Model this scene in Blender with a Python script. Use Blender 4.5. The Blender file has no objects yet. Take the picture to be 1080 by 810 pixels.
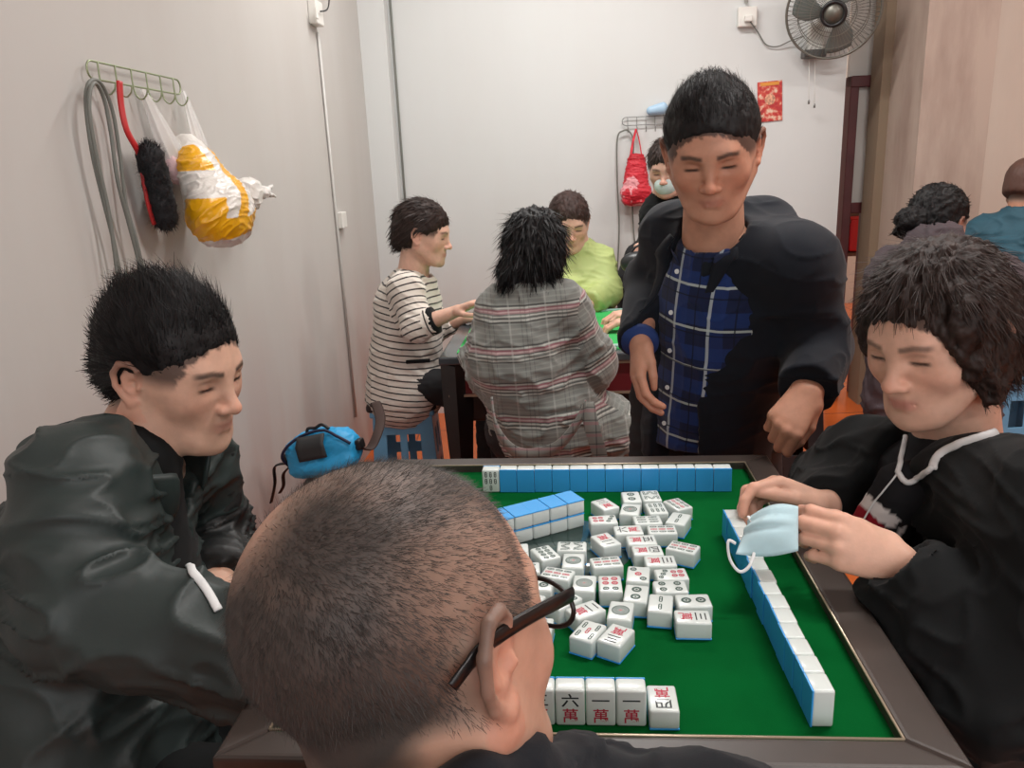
import bpy, bmesh, math, random
import numpy as np
from mathutils import Vector, Matrix
random.seed(7)
C = bpy.context.scene.collection
V3 = lambda *a: np.array(a, dtype=float)

# ---------------------------------------------------------------- camera
CAM_Z = 1.33
TABLE_Z = 0.773
FPX, PITCH, ROLL = 837.95, 0.266333, -0.0437097
_cp, _sp = math.cos(PITCH), math.sin(PITCH)
_F = V3(0, _cp, -_sp); _R0 = V3(1, 0, 0); _U0 = np.cross(_R0, _F)
_R = math.cos(ROLL)*_R0 + math.sin(ROLL)*_U0
_U = -math.sin(ROLL)*_R0 + math.cos(ROLL)*_U0
CAMP = V3(0, 0, CAM_Z)
def _ray(px, py): return _F + _R*(px-540)/FPX - _U*(py-405)/FPX
def at(px, py, D):            # the point seen there, D metres ahead
    d = _ray(px, py); return CAMP + d*(D/d[1])
def onz(px, py, z):           # the point seen there on a level plane
    d = _ray(px, py); return CAMP + d*((z-CAM_Z)/d[2])
ROOM_A = -0.0768              # the room (and the table) stands turned by about 4.4 degrees
def room(t, n, z=0.0):
    c, s = math.cos(ROOM_A), math.sin(ROOM_A)
    return V3(t*c - n*s, t*s + n*c, z)
def unit(v): v = np.asarray(v, float); return v/np.linalg.norm(v)

cam_d = bpy.data.cameras.new('camera'); cam = bpy.data.objects.new('camera', cam_d); C.objects.link(cam)
cam_d.sensor_width = 36; cam_d.sensor_fit = 'HORIZONTAL'; cam_d.lens = FPX/1080*36; cam_d.clip_start = 0.02
M = Matrix(((_R[0], _U[0], -_F[0], 0), (_R[1], _U[1], -_F[1], 0), (_R[2], _U[2], -_F[2], CAM_Z), (0, 0, 0, 1)))
cam.matrix_world = M
bpy.context.scene.camera = cam

# ---------------------------------------------------------------- materials
def srgb(r, g, b):
    f = lambda c: (c/255/12.92 if c/255 <= .04045 else ((c/255+.055)/1.055)**2.4)
    return (f(r), f(g), f(b), 1)
class NT:
    def __init__(s, m): m.use_nodes = True; s.t = m.node_tree; s.n = s.t.nodes; s.l = s.t.links; s.b = s.n['Principled BSDF']
    def new(s, k, **kw):
        n = s.n.new(k)
        for a, v in kw.items(): setattr(n, a, v)
        return n
    def link(s, a, b): s.l.new(a, b)
def inp(node, name, val): node.inputs[name].default_value = val
def mat(name, col, rough=.6, metal=0, spec=.5, noise=None, bump=None, sheen=0, trans=0, coat=0, sss=0, alpha=1, ior=None, emit=None, vcol=None, coords='Object'):
    """noise=(scale, amount, detail): base colour mottled; bump=(scale, strength, distance)"""
    m = bpy.data.materials.new(name); t = NT(m); b = t.b
    inp(b, 'Base Color', col); inp(b, 'Roughness', rough); inp(b, 'Metallic', metal); inp(b, 'Specular IOR Level', spec)
    if sheen: inp(b, 'Sheen Weight', sheen)
    if trans: inp(b, 'Transmission Weight', trans)
    if coat: inp(b, 'Coat Weight', coat)
    if sss: inp(b, 'Subsurface Weight', sss); inp(b, 'Subsurface Radius', (1, .35, .2)); inp(b, 'Subsurface Scale', .006)
    if ior: inp(b, 'IOR', ior)
    if alpha < 1: inp(b, 'Alpha', alpha)
    if emit: inp(b, 'Emission Color', emit[0]); inp(b, 'Emission Strength', emit[1])
    tc = t.new('ShaderNodeTexCoord')
    src = None
    if vcol:
        a = t.new('ShaderNodeVertexColor', layer_name=vcol); src = a.outputs['Color']
        t.link(src, b.inputs['Base Color'])
    if noise:
        nz = t.new('ShaderNodeTexNoise'); inp(nz, 'Scale', noise[0]); inp(nz, 'Detail', noise[2] if len(noise) > 2 else 4)
        t.link(tc.outputs[coords], nz.inputs['Vector'])
        mp = t.new('ShaderNodeMapRange'); inp(mp, 'From Min', .3); inp(mp, 'From Max', .7); inp(mp, 'To Min', 1-noise[1]); inp(mp, 'To Max', 1+noise[1])
        t.link(nz.outputs['Fac'], mp.inputs['Value'])
        mx = t.new('ShaderNodeMix', data_type='RGBA', blend_type='MULTIPLY'); mx.inputs[0].default_value = 1
        if src: t.link(src, mx.inputs[6])
        else: mx.inputs[6].default_value = col
        t.link(mp.outputs[0], mx.inputs[7]); t.link(mx.outputs[2], b.inputs['Base Color'])
    if bump:
        nz = t.new('ShaderNodeTexNoise'); inp(nz, 'Scale', bump[0]); inp(nz, 'Detail', 5)
        t.link(tc.outputs[coords], nz.inputs['Vector'])
        bp = t.new('ShaderNodeBump'); inp(bp, 'Strength', bump[1]); inp(bp, 'Distance', bump[2])
        t.link(nz.outputs['Fac'], bp.inputs['Height']); t.link(bp.outputs[0], b.inputs['Normal'])
    return m

# ---------------------------------------------------------------- objects
def tag(o, label=None, cat=None, group=None, kind=None):
    if label: o['label'] = label
    if cat: o['category'] = cat
    if group: o['group'] = group
    if kind: o['kind'] = kind
    return o
def empty(name, loc, label, cat, group=None, rz=0):
    o = bpy.data.objects.new(name, None); C.objects.link(o); o.empty_display_size = .05
    o.location = tuple(loc); o.rotation_euler = (0, 0, rz); tag(o, label, cat, group)
    bpy.context.view_layer.update()
    return o
def link_mesh(name, me, m=None, parent=None, smooth=True):
    """mesh given in world coordinates; kept where it is under its parent"""
    o = bpy.data.objects.new(name, me); C.objects.link(o)
    if m is not None:
        for x in (m if isinstance(m, (list, tuple)) else [m]): me.materials.append(x)
    if smooth and len(me.polygons): me.polygons.foreach_set('use_smooth', np.ones(len(me.polygons), bool))
    if parent is not None:
        o.parent = parent
        p = parent; mw = Matrix.Identity(4)
        chain = []
        while p is not None: chain.append(p); p = p.parent
        for q in reversed(chain): mw = mw @ q.matrix_parent_inverse @ q.matrix_basis
        o.matrix_parent_inverse = mw.inverted()
    return o
def from_bm(name, bm, m=None, parent=None, smooth=False):
    bmesh.ops.recalc_face_normals(bm, faces=bm.faces)
    me = bpy.data.meshes.new(name); bm.to_mesh(me); bm.free()
    return link_mesh(name, me, m, parent, smooth)
def np_mesh(name, v, f, attrs=None, uv=None):
    """v (n,3), f (m,3|4) ints"""
    v = np.asarray(v, np.float32); f = np.asarray(f, np.int32)
    me = bpy.data.meshes.new(name); k = f.shape[1]
    me.vertices.add(len(v)); me.vertices.foreach_set('co', v.ravel())
    me.loops.add(f.size); me.loops.foreach_set('vertex_index', f.ravel())
    me.polygons.add(len(f)); me.polygons.foreach_set('loop_start', np.arange(0, f.size, k, dtype=np.int32))
    if attrs:
        for n, a in attrs.items():
            at_ = me.attributes.new(n, 'FLOAT_COLOR', 'POINT')
            c = np.ones((len(v), 4), np.float32); c[:, :3] = a; at_.data.foreach_set('color', c.ravel())
    if uv is not None:
        l = me.uv_layers.new(name='UVMap'); l.data.foreach_set('uv', np.asarray(uv, np.float32).ravel())
    me.update(calc_edges=True); me.validate()
    return me

# ---------------------------------------------------------------- bmesh shapes
def add_box(bm, c, half, R=None, bevel=0, seg=2):
    """box centred at c; R: 3 axes as rows (ax, ay, az)"""
    R = np.eye(3) if R is None else np.asarray(R, float)
    vs = []
    for i in (-1, 1):
        for j in (-1, 1):
            for k in (-1, 1):
                vs.append(bm.verts.new(tuple(np.asarray(c) + i*half[0]*R[0] + j*half[1]*R[1] + k*half[2]*R[2])))
    fs = [bm.faces.new([vs[a] for a in q]) for q in ((0, 1, 3, 2), (4, 6, 7, 5), (0, 4, 5, 1), (2, 3, 7, 6), (0, 2, 6, 4), (1, 5, 7, 3))]
    bmesh.ops.recalc_face_normals(bm, faces=fs)
    if bevel:
        es = list({e for f in fs for e in f.edges})
        bmesh.ops.bevel(bm, geom=es, offset=bevel, segments=seg, profile=.5, affect='EDGES')
    return vs
def rz(a): c, s = math.cos(a), math.sin(a); return np.array([[c, s, 0], [-s, c, 0], [0, 0, 1]])   # rows = axes turned by a about z
RR = rz(ROOM_A)
def smooth_path(pts, n=8, closed=False):
    pts = [np.asarray(p, float) for p in pts]; out = []
    N = len(pts); rng = range(N if closed else N-1)
    for i in rng:
        g = (lambda j: pts[j % N]) if closed else (lambda j: pts[max(0, min(N-1, j))])
        p0, p1, p2, p3 = g(i-1), g(i), g(i+1), g(i+2)
        for k in range(n):
            t = k/n
            out.append(.5*((2*p1)+(-p0+p2)*t+(2*p0-5*p1+4*p2-p3)*t*t+(-p0+3*p1-3*p2+p3)*t**3))
    if not closed: out.append(pts[-1])
    return out
def add_tube(bm, pts, r, sides=8, closed=False, flat=None, up=None):
    """tube along pts; r number or list; flat=(w,h) for a ribbon-like oval section"""
    pts = [np.asarray(p, float) for p in pts]; N = len(pts)
    rs = r if isinstance(r, (list, tuple, np.ndarray)) else [r]*N
    rings = []; prev = None
    for i, p in enumerate(pts):
        a = pts[(i-1) % N] if (closed or i > 0) else p; b = pts[(i+1) % N] if (closed or i < N-1) else p
        d = unit(b-a) if np.linalg.norm(b-a) > 1e-9 else V3(0, 0, 1)
        if prev is None:
            ref = V3(0, 0, 1) if up is None else np.asarray(up, float)
            if abs(d@unit(ref)) > .97: ref = V3(1, 0, 0)
            u = unit(np.cross(ref, d))
        else:
            u = prev - d*(prev@d); u = unit(u)
        prev = u; w = np.cross(d, u)
        fw, fh = flat if flat else (1, 1)
        rings.append([bm.verts.new(tuple(p + rs[i]*(math.cos(q)*u*fw + math.sin(q)*w*fh))) for q in [2*math.pi*k/sides for k in range(sides)]])
    for i in range(N if closed else N-1):
        A, B = rings[i], rings[(i+1) % N]
        for k in range(sides): bm.faces.new((A[k], A[(k+1) % sides], B[(k+1) % sides], B[k]))
    if not closed:
        bm.faces.new(list(reversed(rings[0]))); bm.faces.new(rings[-1])
def add_disc_prism(bm, c, r, h, seg=32, axis=None, r2=None):
    ax = V3(0, 0, 1) if axis is None else unit(axis)
    add_tube(bm, [np.asarray(c), np.asarray(c)+ax*h], [r, r if r2 is None else r2], seg)
def tube_obj(name, pts, r, m, parent=None, sides=8, **kw):
    bm = bmesh.new(); add_tube(bm, pts, r, sides, **kw); return from_bm(name, bm, m, parent, True)
def box_obj(name, c, half, m, parent=None, R=None, bevel=0, seg=2):
    bm = bmesh.new(); add_box(bm, c, half, R, bevel, seg); return from_bm(name, bm, m, parent)

# ---------------------------------------------------------------- soft shapes: a distance field and its surface
_rs = np.random.RandomState(3)
_HT = _rs.rand(4096).astype(np.float32)*2-1
def noise3(P, s=1.0, seed=0):
    P = np.asarray(P, np.float32)*s + seed*17.13
    i = np.floor(P).astype(np.int64); f = (P-i).astype(np.float32); f = f*f*(3-2*f)
    def h(a, b, c): return _HT[((a*73856093) ^ (b*19349663) ^ (c*83492791)) & 4095]
    x, y, z = i[..., 0], i[..., 1], i[..., 2]; fx, fy, fz = f[..., 0], f[..., 1], f[..., 2]
    def L(a, b, t): return a+(b-a)*t
    return L(L(L(h(x, y, z), h(x+1, y, z), fx), L(h(x, y+1, z), h(x+1, y+1, z), fx), fy),
             L(L(h(x, y, z+1), h(x+1, y, z+1), fx), L(h(x, y+1, z+1), h(x+1, y+1, z+1), fx), fy), fz)
def fbm(P, s, seed=0, o=3):
    r = 0; a = 1
    for k in range(o): r = r + a*noise3(P, s*2**k, seed+k*3); a *= .5
    return r
def sstep(a, b, x): t = np.clip((x-a)/(b-a), 0, 1); return t*t*(3-2*t)

def frame_from(fwd, up=(0, 0, 1)):
    """rows: right-hand x, forward y, up z"""
    y = unit(fwd); x = unit(np.cross(y, up)); z = np.cross(x, y); return np.array([x, y, z])
class Pose:
    """placement of local shapes: point = o + s*(x*R0 + y*R1 + z*R2)"""
    def __init__(s, o=(0, 0, 0), R=None, k=1.0): s.o = np.asarray(o, float); s.R = np.eye(3) if R is None else np.asarray(R, float); s.k = k
    def p(s, q): return s.o + s.k*(np.asarray(q, float) @ s.R)
    def d(s, q): return np.asarray(q, float) @ s.R
    def inv(s, P): return ((P - s.o) @ s.R.T)/s.k
ID = Pose()
def cap(a, b, ra, rb=None, T=ID):
    rb = ra if rb is None else rb
    a, b, ra, rb = T.p(a), T.p(b), ra*T.k, rb*T.k
    ba = b-a; L2 = max(ba@ba, 1e-12); m = max(ra, rb)
    def f(P):
        q = P-a.astype(np.float32); t = np.clip((q@ba.astype(np.float32))/L2, 0, 1)
        return np.linalg.norm(q-t[..., None]*ba.astype(np.float32), axis=-1)-(ra+(rb-ra)*t)
    return f, np.minimum(a, b)-m, np.maximum(a, b)+m
def ecap(a, b, r1, r2, u, T=ID):
    """oval limb: r1=(across, deep) at a, r2 at b; u is the across direction"""
    a, b = T.p(a), T.p(b); u = T.d(u); ba = b-a; L = np.linalg.norm(ba); w = ba/max(L, 1e-9)
    u = unit(u-w*(u@w)); v = np.cross(w, u); r1 = np.array(r1)*T.k; r2 = np.array(r2)*T.k; m = max(r1.max(), r2.max())
    B = np.array([u, v, w]).astype(np.float32)
    def f(P):
        q = (P-a.astype(np.float32)) @ B.T; t = np.clip(q[..., 2]/L, 0, 1); qw = q[..., 2]-t*L
        ru = r1[0]+(r2[0]-r1[0])*t; rv = r1[1]+(r2[1]-r1[1])*t; rw = np.minimum(ru, rv)
        k0 = np.sqrt((q[..., 0]/ru)**2+(q[..., 1]/rv)**2+(qw/rw)**2)
        k1 = np.sqrt((q[..., 0]/ru**2)**2+(q[..., 1]/rv**2)**2+(qw/rw**2)**2)
        return (k0*(k0-1)/np.maximum(k1, 1e-6)).astype(np.float32)
    return f, np.minimum(a, b)-m, np.maximum(a, b)+m
def ell(c, r, R=None, T=ID):
    c = T.p(c); Rl = np.eye(3) if R is None else np.asarray(R, float)
    B = (Rl @ T.R).astype(np.float32); r = (np.asarray(r, float)*T.k).astype(np.float32); m = r.max()
    def f(P):
        q = (P-c.astype(np.float32)) @ B.T; k0 = np.linalg.norm(q/r, axis=-1); k1 = np.linalg.norm(q/(r*r), axis=-1)
        return k0*(k0-1)/np.maximum(k1, 1e-6)
    return f, c-m, c+m
def rbox(c, h, rad, R=None, T=ID):
    c = T.p(c); Rl = np.eye(3) if R is None else np.asarray(R, float)
    B = (Rl @ T.R).astype(np.float32); h = np.asarray(h, float)*T.k; rad *= T.k; m = np.linalg.norm(h); hh = (h-rad).astype(np.float32)
    def f(P):
        q = np.abs((P-c.astype(np.float32)) @ B.T)-hh
        return np.linalg.norm(np.maximum(q, 0), axis=-1)+np.minimum(q.max(-1), 0)-rad
    return f, c-m, c+m
def half(p, n, T=ID):
    p = T.p(p); n = unit(T.d(n))
    return (lambda P: (P-p.astype(np.float32)) @ n.astype(np.float32)), None, None
class Vol:
    """ops: ('u'|'s'|'i', shape, blend)"""
    def __init__(s, ops, h, pad=.012):
        us = [o[1] for o in ops if o[0] == 'u']
        lo = np.min([u[1] for u in us], 0)-pad; hi = np.max([u[2] for u in us], 0)+pad
        s.lo = lo; s.h = h; s.n = np.ceil((hi-lo)/h).astype(int)+1
        s.g = np.full(s.n, 1.0, np.float32)
        for op, sh, k in ops: s.op(op, sh, k)
    def op(s, op, sh, k):
        f, a, b = sh
        if a is None: i0 = np.zeros(3, int); i1 = s.n
        else:
            pd = k+2.5*s.h
            i0 = np.clip(np.floor((a-pd-s.lo)/s.h).astype(int), 0, s.n); i1 = np.clip(np.ceil((b+pd-s.lo)/s.h).astype(int)+1, 0, s.n)
        if (i1 <= i0).any(): return
        ax = [(s.lo[d]+s.h*np.arange(i0[d], i1[d])).astype(np.float32) for d in range(3)]
        sl = tuple(slice(i0[d], i1[d]) for d in range(3)); g = s.g[sl]
        P = np.stack(np.meshgrid(*ax, indexing='ij'), -1); d = f(P).astype(np.float32)
        if op == 'u':
            if k > 0: hh = np.maximum(k-np.abs(g-d), 0)/k; r = np.minimum(g, d)-hh*hh*k/4
            else: r = np.minimum(g, d)
        else:
            if op == 's': d = -d
            if k > 0: hh = np.maximum(k-np.abs(g-d), 0)/k; r = np.maximum(g, d)+hh*hh*k/4
            else: r = np.maximum(g, d)
        s.g[sl] = r
    def surf(s):
        g = s.g.copy()
        g[0], g[-1], g[:, 0], g[:, -1], g[:, :, 0], g[:, :, -1] = 1, 1, 1, 1, 1, 1
        ins = g < 0; n = np.array(g.shape)-1
        cnt = np.zeros(n, np.int8)
        for i in (0, 1):
            for j in (0, 1):
                for k in (0, 1): cnt += ins[i:n[0]+i, j:n[1]+j, k:n[2]+k]
        act = (cnt > 0) & (cnt < 8); idx = np.argwhere(act); ids = np.full(n, -1, np.int32); ids[act] = np.arange(len(idx))
        acc = np.zeros((len(idx), 3)); num = np.zeros(len(idx))
        cor = lambda o: g[idx[:, 0]+o[0], idx[:, 1]+o[1], idx[:, 2]+o[2]]
        for ax in range(3):
            o1, o2 = [d for d in range(3) if d != ax]
            for p in (0, 1):
                for q in (0, 1):
                    A = [0, 0, 0]; A[o1] = p; A[o2] = q; B = list(A); B[ax] = 1
                    a, b = cor(A), cor(B); m = (a < 0) != (b < 0)
                    t = np.where(m, a/np.where(m, a-b, 1), 0)
                    pt = np.tile(np.array(A, float), (len(idx), 1)); pt[:, ax] += t
                    acc[m] += pt[m]; num[m] += 1
        v = (idx + acc/num[:, None])*s.h + s.lo
        F = []
        for ax in range(3):
            o1, o2 = (ax+1) % 3, (ax+2) % 3
            sa = [slice(None)]*3; sb = [slice(None)]*3; sa[ax] = slice(0, -1); sb[ax] = slice(1, None)
            ch = ins[tuple(sa)] != ins[tuple(sb)]; e = np.argwhere(ch)
            ok = (e[:, o1] > 0) & (e[:, o2] > 0) & (e[:, o1] < n[o1]) & (e[:, o2] < n[o2]); e = e[ok]
            c = []
            for p, q in ((0, 0), (-1, 0), (-1, -1), (0, -1)):
                w = e.copy(); w[:, o1] += p; w[:, o2] += q; c.append(ids[w[:, 0], w[:, 1], w[:, 2]])
            c = np.stack(c, 1); inside_first = ins[e[:, 0], e[:, 1], e[:, 2]]
            c[~inside_first] = c[~inside_first][:, ::-1]
            F.append(c)
        F = np.concatenate(F); return v, F[:, ::-1] if False else F
def vnormals(v, f):
    n = np.cross(v[f[:, 2]]-v[f[:, 0]], v[f[:, 3]]-v[f[:, 1]]) if f.shape[1] == 4 else np.cross(v[f[:, 1]]-v[f[:, 0]], v[f[:, 2]]-v[f[:, 0]])
    out = np.zeros_like(v)
    for k in range(f.shape[1]):
        for d in range(3): out[:, d] += np.bincount(f[:, k], n[:, d], len(v))
    return out/np.maximum(np.linalg.norm(out, axis=1), 1e-12)[:, None]
def relax(v, f, it=2, lam=.5):
    e = np.concatenate([f[:, [0, 1]], f[:, [1, 2]], f[:, [2, 3]], f[:, [3, 0]]]); a, b = e[:, 0], e[:, 1]
    deg = np.bincount(a, minlength=len(v))+np.bincount(b, minlength=len(v))
    for _ in range(it):
        s = np.stack([np.bincount(a, v[b, d], len(v))+np.bincount(b, v[a, d], len(v)) for d in range(3)], 1)/np.maximum(deg, 1)[:, None]
        v = v+lam*(s-v)
    return v
def merge(parts):
    vs, fs, o = [], [], 0
    for v, f in parts: vs.append(v); fs.append(f+o); o += len(v)
    return np.concatenate(vs), np.concatenate(fs)
def soft(name, ops, h, m, parent=None, disp=None, it=2, col=None, uv=None):
    """build ops as one mesh; disp(v, n)->offset along the normal; col(v)->rgb; uv(face corners)"""
    v, f = Vol(ops, h).surf()
    v = relax(v, f, it)
    if disp is not None:
        n = vnormals(v, f); v = v + n*disp(v, n)[:, None]
    at_ = {'Col': col(v)} if col is not None else None
    u = uv(v, f) if uv is not None else None
    return link_mesh(name, np_mesh(name, v, f, at_, u), m, parent)

# ---------------------------------------------------------------- render settings
sc = bpy.context.scene
sc.view_settings.view_transform = 'Standard'; sc.view_settings.look = 'None'; sc.view_settings.gamma = 1
sc.view_settings.use_curve_mapping = False; sc.view_settings.exposure = 0.0
# ================================================================ the room
def wall_mat(name, base, stain, low=None, scale=1.0, amt=.5, lowz=(.25, 1.0)):
    """painted plaster with long vertical stains; low = pink floor reflection painted in low down, mottled with stains"""
    m = bpy.data.materials.new(name); t = NT(m); b = t.b; inp(b, 'Roughness', .55); inp(b, 'Specular IOR Level', .35)
    g = t.new('ShaderNodeNewGeometry')
    mp = t.new('ShaderNodeMapping'); inp(mp, 'Scale', (1.0*scale, 1.0*scale, .22*scale)); t.link(g.outputs['Position'], mp.inputs['Vector'])
    n = t.new('ShaderNodeTexNoise'); inp(n, 'Scale', 2.6); inp(n, 'Detail', 6); inp(n, 'Roughness', .6); t.link(mp.outputs[0], n.inputs['Vector'])
    r = t.new('ShaderNodeMapRange'); inp(r, 'From Min', .42); inp(r, 'From Max', .72); inp(r, 'To Min', 0); inp(r, 'To Max', amt); t.link(n.outputs['Fac'], r.inputs['Value'])
    mx = t.new('ShaderNodeMix', data_type='RGBA'); mx.inputs[6].default_value = base; mx.inputs[7].default_value = stain; t.link(r.outputs[0], mx.inputs[0])
    out = mx.outputs[2]
    if low:  # light thrown up by the red floor, painted into the lower wall with stains
        sp = t.new('ShaderNodeSeparateXYZ'); t.link(g.outputs['Position'], sp.inputs[0])
        n2 = t.new('ShaderNodeTexNoise'); inp(n2, 'Scale', 5); inp(n2, 'Detail', 5); t.link(mp.outputs[0], n2.inputs['Vector'])
        r2 = t.new('ShaderNodeMapRange'); inp(r2, 'From Min', lowz[0]); inp(r2, 'From Max', lowz[1]); inp(r2, 'To Min', 1); inp(r2, 'To Max', 0); t.link(sp.outputs[2], r2.inputs['Value'])
        r3 = t.new('ShaderNodeMapRange'); inp(r3, 'From Min', .35); inp(r3, 'From Max', .65); inp(r3, 'To Min', .1); inp(r3, 'To Max', .6); t.link(n2.outputs['Fac'], r3.inputs['Value'])
        mu = t.new('ShaderNodeMath', operation='MULTIPLY'); t.link(r2.outputs[0], mu.inputs[0]); t.link(r3.outputs[0], mu.inputs[1])
        m2 = t.new('ShaderNodeMix', data_type='RGBA'); t.link(mu.outputs[0], m2.inputs[0]); t.link(out, m2.inputs[6]); m2.inputs[7].default_value = low
        out = m2.outputs[2]
    t.link(out, b.inputs['Base Color'])
    nb = t.new('ShaderNodeTexNoise'); inp(nb, 'Scale', 9); inp(nb, 'Detail', 6); t.link(g.outputs['Position'], nb.inputs['Vector'])
    bp = t.new('ShaderNodeBump'); inp(bp, 'Strength', .25); inp(bp, 'Distance', .004); t.link(nb.outputs['Fac'], bp.inputs['Height']); t.link(bp.outputs[0], b.inputs['Normal'])
    return m
M_wallL = wall_mat('plaster_left', srgb(191, 188, 184), srgb(178, 171, 165), srgb(176, 128, 116), 1.0, .35, (.1, 1.0))
M_wallB = wall_mat('plaster_back', srgb(209, 211, 210), srgb(200, 198, 195), srgb(196, 176, 166), 1.0, .3, (.15, 1.0))
M_wallT = wall_mat('plaster_tan', srgb(138, 120, 100), srgb(120, 102, 86), None, 1.2, .6)
M_wallP = wall_mat('plaster_pier', srgb(176, 158, 146), srgb(140, 118, 108), None, 2.4, .8)
M_wallR = wall_mat('plaster_right', srgb(205, 194, 182), srgb(188, 172, 160), None, 1.2, .5)
M_ceil = mat('ceiling_paint', srgb(225, 222, 216), .9)
# floor: glossy orange-red tiles
def floor_mat():
    m = bpy.data.materials.new('floor_tiles'); t = NT(m); b = t.b
    tc = t.new('ShaderNodeTexCoord'); br = t.new('ShaderNodeTexBrick'); br.offset = 0
    inp(br, 'Scale', 1.0); inp(br, 'Brick Width', .5); inp(br, 'Row Height', .5); inp(br, 'Mortar Size', .004)
    inp(br, 'Color1', srgb(204, 100, 44)); inp(br, 'Color2', srgb(192, 92, 40)); inp(br, 'Mortar', srgb(120, 62, 40))
    t.link(tc.outputs['Object'], br.inputs['Vector'])
    n = t.new('ShaderNodeTexNoise'); inp(n, 'Scale', 3); inp(n, 'Detail', 6); t.link(tc.outputs['Object'], n.inputs['Vector'])
    mp = t.new('ShaderNodeMapRange'); inp(mp, 'To Min', .7); inp(mp, 'To Max', 1.25); t.link(n.outputs['Fac'], mp.inputs['Value'])
    mx = t.new('ShaderNodeMix', data_type='RGBA', blend_type='MULTIPLY'); mx.inputs[0].default_value = 1
    t.link(br.outputs['Color'], mx.inputs[6]); t.link(mp.outputs[0], mx.inputs[7]); t.link(mx.outputs[2], b.inputs['Base Color'])
    inp(b, 'Roughness', .18); inp(b, 'Specular IOR Level', .5)
    return m
LX = -1.0            # left wall (room axis t)
BY = 4.27            # back wall (room axis n)
def wall_box(name, t0, t1, n0, n1, z0, z1, m):
    bm = bmesh.new(); c = room((t0+t1)/2, (n0+n1)/2, (z0+z1)/2)
    add_box(bm, c, ((t1-t0)/2, (n1-n0)/2, (z1-z0)/2), RR)
    return tag(from_bm(name, bm, m), kind='structure')
CE = 2.95
fl = wall_box('floor', -1.2, 5.5, -2.2, 9.5, -.1, 0, floor_mat())
wall_box('ceiling', -1.2, 5.5, -2.2, 9.5, CE, CE+.1, M_ceil)
wall_box('wall_left', LX-.15, LX, -2.2, BY+.15, 0, CE, M_wallL)
wall_box('wall_rear', LX-.15, 5.5, -2.35, -2.2, 0, CE, M_wallB)
wall_box('wall_right', 4.6, 4.75, -2.2, 9.5, 0, CE, M_wallR)
def t_at(px, py, n):      # room t of the pixel's ray where it meets depth n
    d = _ray(px, py); c, s = math.cos(ROOM_A), math.sin(ROOM_A)
    dn = -d[0]*s + d[1]*c; dt = d[0]*c + d[1]*s
    return dt*n/dn
def z_at(px, py, n):
    d = _ray(px, py); c, s = math.cos(ROOM_A), math.sin(ROOM_A)
    return CAM_Z + d[2]*n/(-d[0]*s + d[1]*c)
TE = t_at(888, 150, BY)      # where the back wall stops at the opening
TO = t_at(925, 150, BY)      # far side of the opening
wall_box('wall_back', LX, TE, BY, BY+.15, 0, CE, M_wallB)
# shallow pier in the far left corner
tp0 = LX; tp1 = t_at(497, 120, BY-.05)
wall_box('wall_pier_left', LX, t_at(412, 100, BY-.09), BY-.09, BY, 0, CE, M_wallB)
tp = t_at(412, 100, BY-.09)
# right of the opening
wall_box('wall_back_tan', TO, t_at(973, 100, BY), BY, BY+.15, 0, CE, M_wallT)
t1 = t_at(972, 100, 3.9); t2 = t_at(1046, 100, 3.9)
wall_box('wall_pier', t1, t2, 3.9, BY+.15, 0, CE, M_wallP)
wall_box('wall_back_right', t2, 4.6, BY-.1, BY+.15, 0, CE, M_wallR)
# room beyond the opening
wall_box('wall_far', -.5, 4.6, 7.4, 7.55, 0, CE, M_wallR)
# door frame seen through the opening
M_dark_red = mat('dark_red_wood', srgb(92, 44, 46), .45, noise=(6, .2))
M_door = mat('door_paint', srgb(205, 202, 196), .5, noise=(2, .06))
dn = BY+.18
def fbox(bm, px0, px1, py0, py1, n0, n1):
    t0, t1 = t_at(px0, (py0+py1)/2, n0), t_at(px1, (py0+py1)/2, n0); z0, z1 = z_at((px0+px1)/2, py1, n0), z_at((px0+px1)/2, py0, n0)
    add_box(bm, room((t0+t1)/2, (n0+n1)/2, (z0+z1)/2), ((t1-t0)/2, (n1-n0)/2, (z1-z0)/2), RR, .003, 1)
bm = bmesh.new()
zt0, zt1 = z_at(905, 92, dn), z_at(905, 80, dn)
ta, tb = t_at(889.5, 200, dn), t_at(898.5, 200, dn)
add_box(bm, room((ta+tb)/2, dn+.04, zt1/2), ((tb-ta)/2, .05, zt1/2), RR, .004, 1)
add_box(bm, room((ta+TO+.1)/2, dn+.04, (zt0+zt1)/2), ((TO+.1-ta)/2, .055, (zt1-zt0)/2), RR, .004, 1)
add_box(bm, room(TO+.06, dn+.04, zt1/2), (.03, .05, zt1/2), RR, .004, 1)
tc_ = t_at(898, 60, dn)
add_box(bm, room(TO+.06, dn+.04, (CE+zt1)/2), (.03, .05, (CE-zt1)/2), RR, .004, 1)
door = tag(from_bm('door_1', bm, M_dark_red), kind='structure')
zb = z_at(908, 213, dn+.05)
box_obj('door_panel', room((tb+TO+.03)/2, dn+.045, (zb+zt0)/2), ((TO+.03-tb)/2, .02, (zt0-zb)/2), M_door, door, RR)
box_obj('door_transom', room((ta+TO+.03)/2, dn+.045, (CE+zt1)/2), ((TO+.03-ta)/2, .015, (CE-zt1)/2), M_door, door, RR)
bm = bmesh.new(); add_box(bm, room((tb+TO+.03)/2, dn+.045, zb-.028), ((TO+.03-tb)/2, .03, .028), RR, .003, 1)
from_bm('door_rail', bm, M_dark_red, door)

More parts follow.
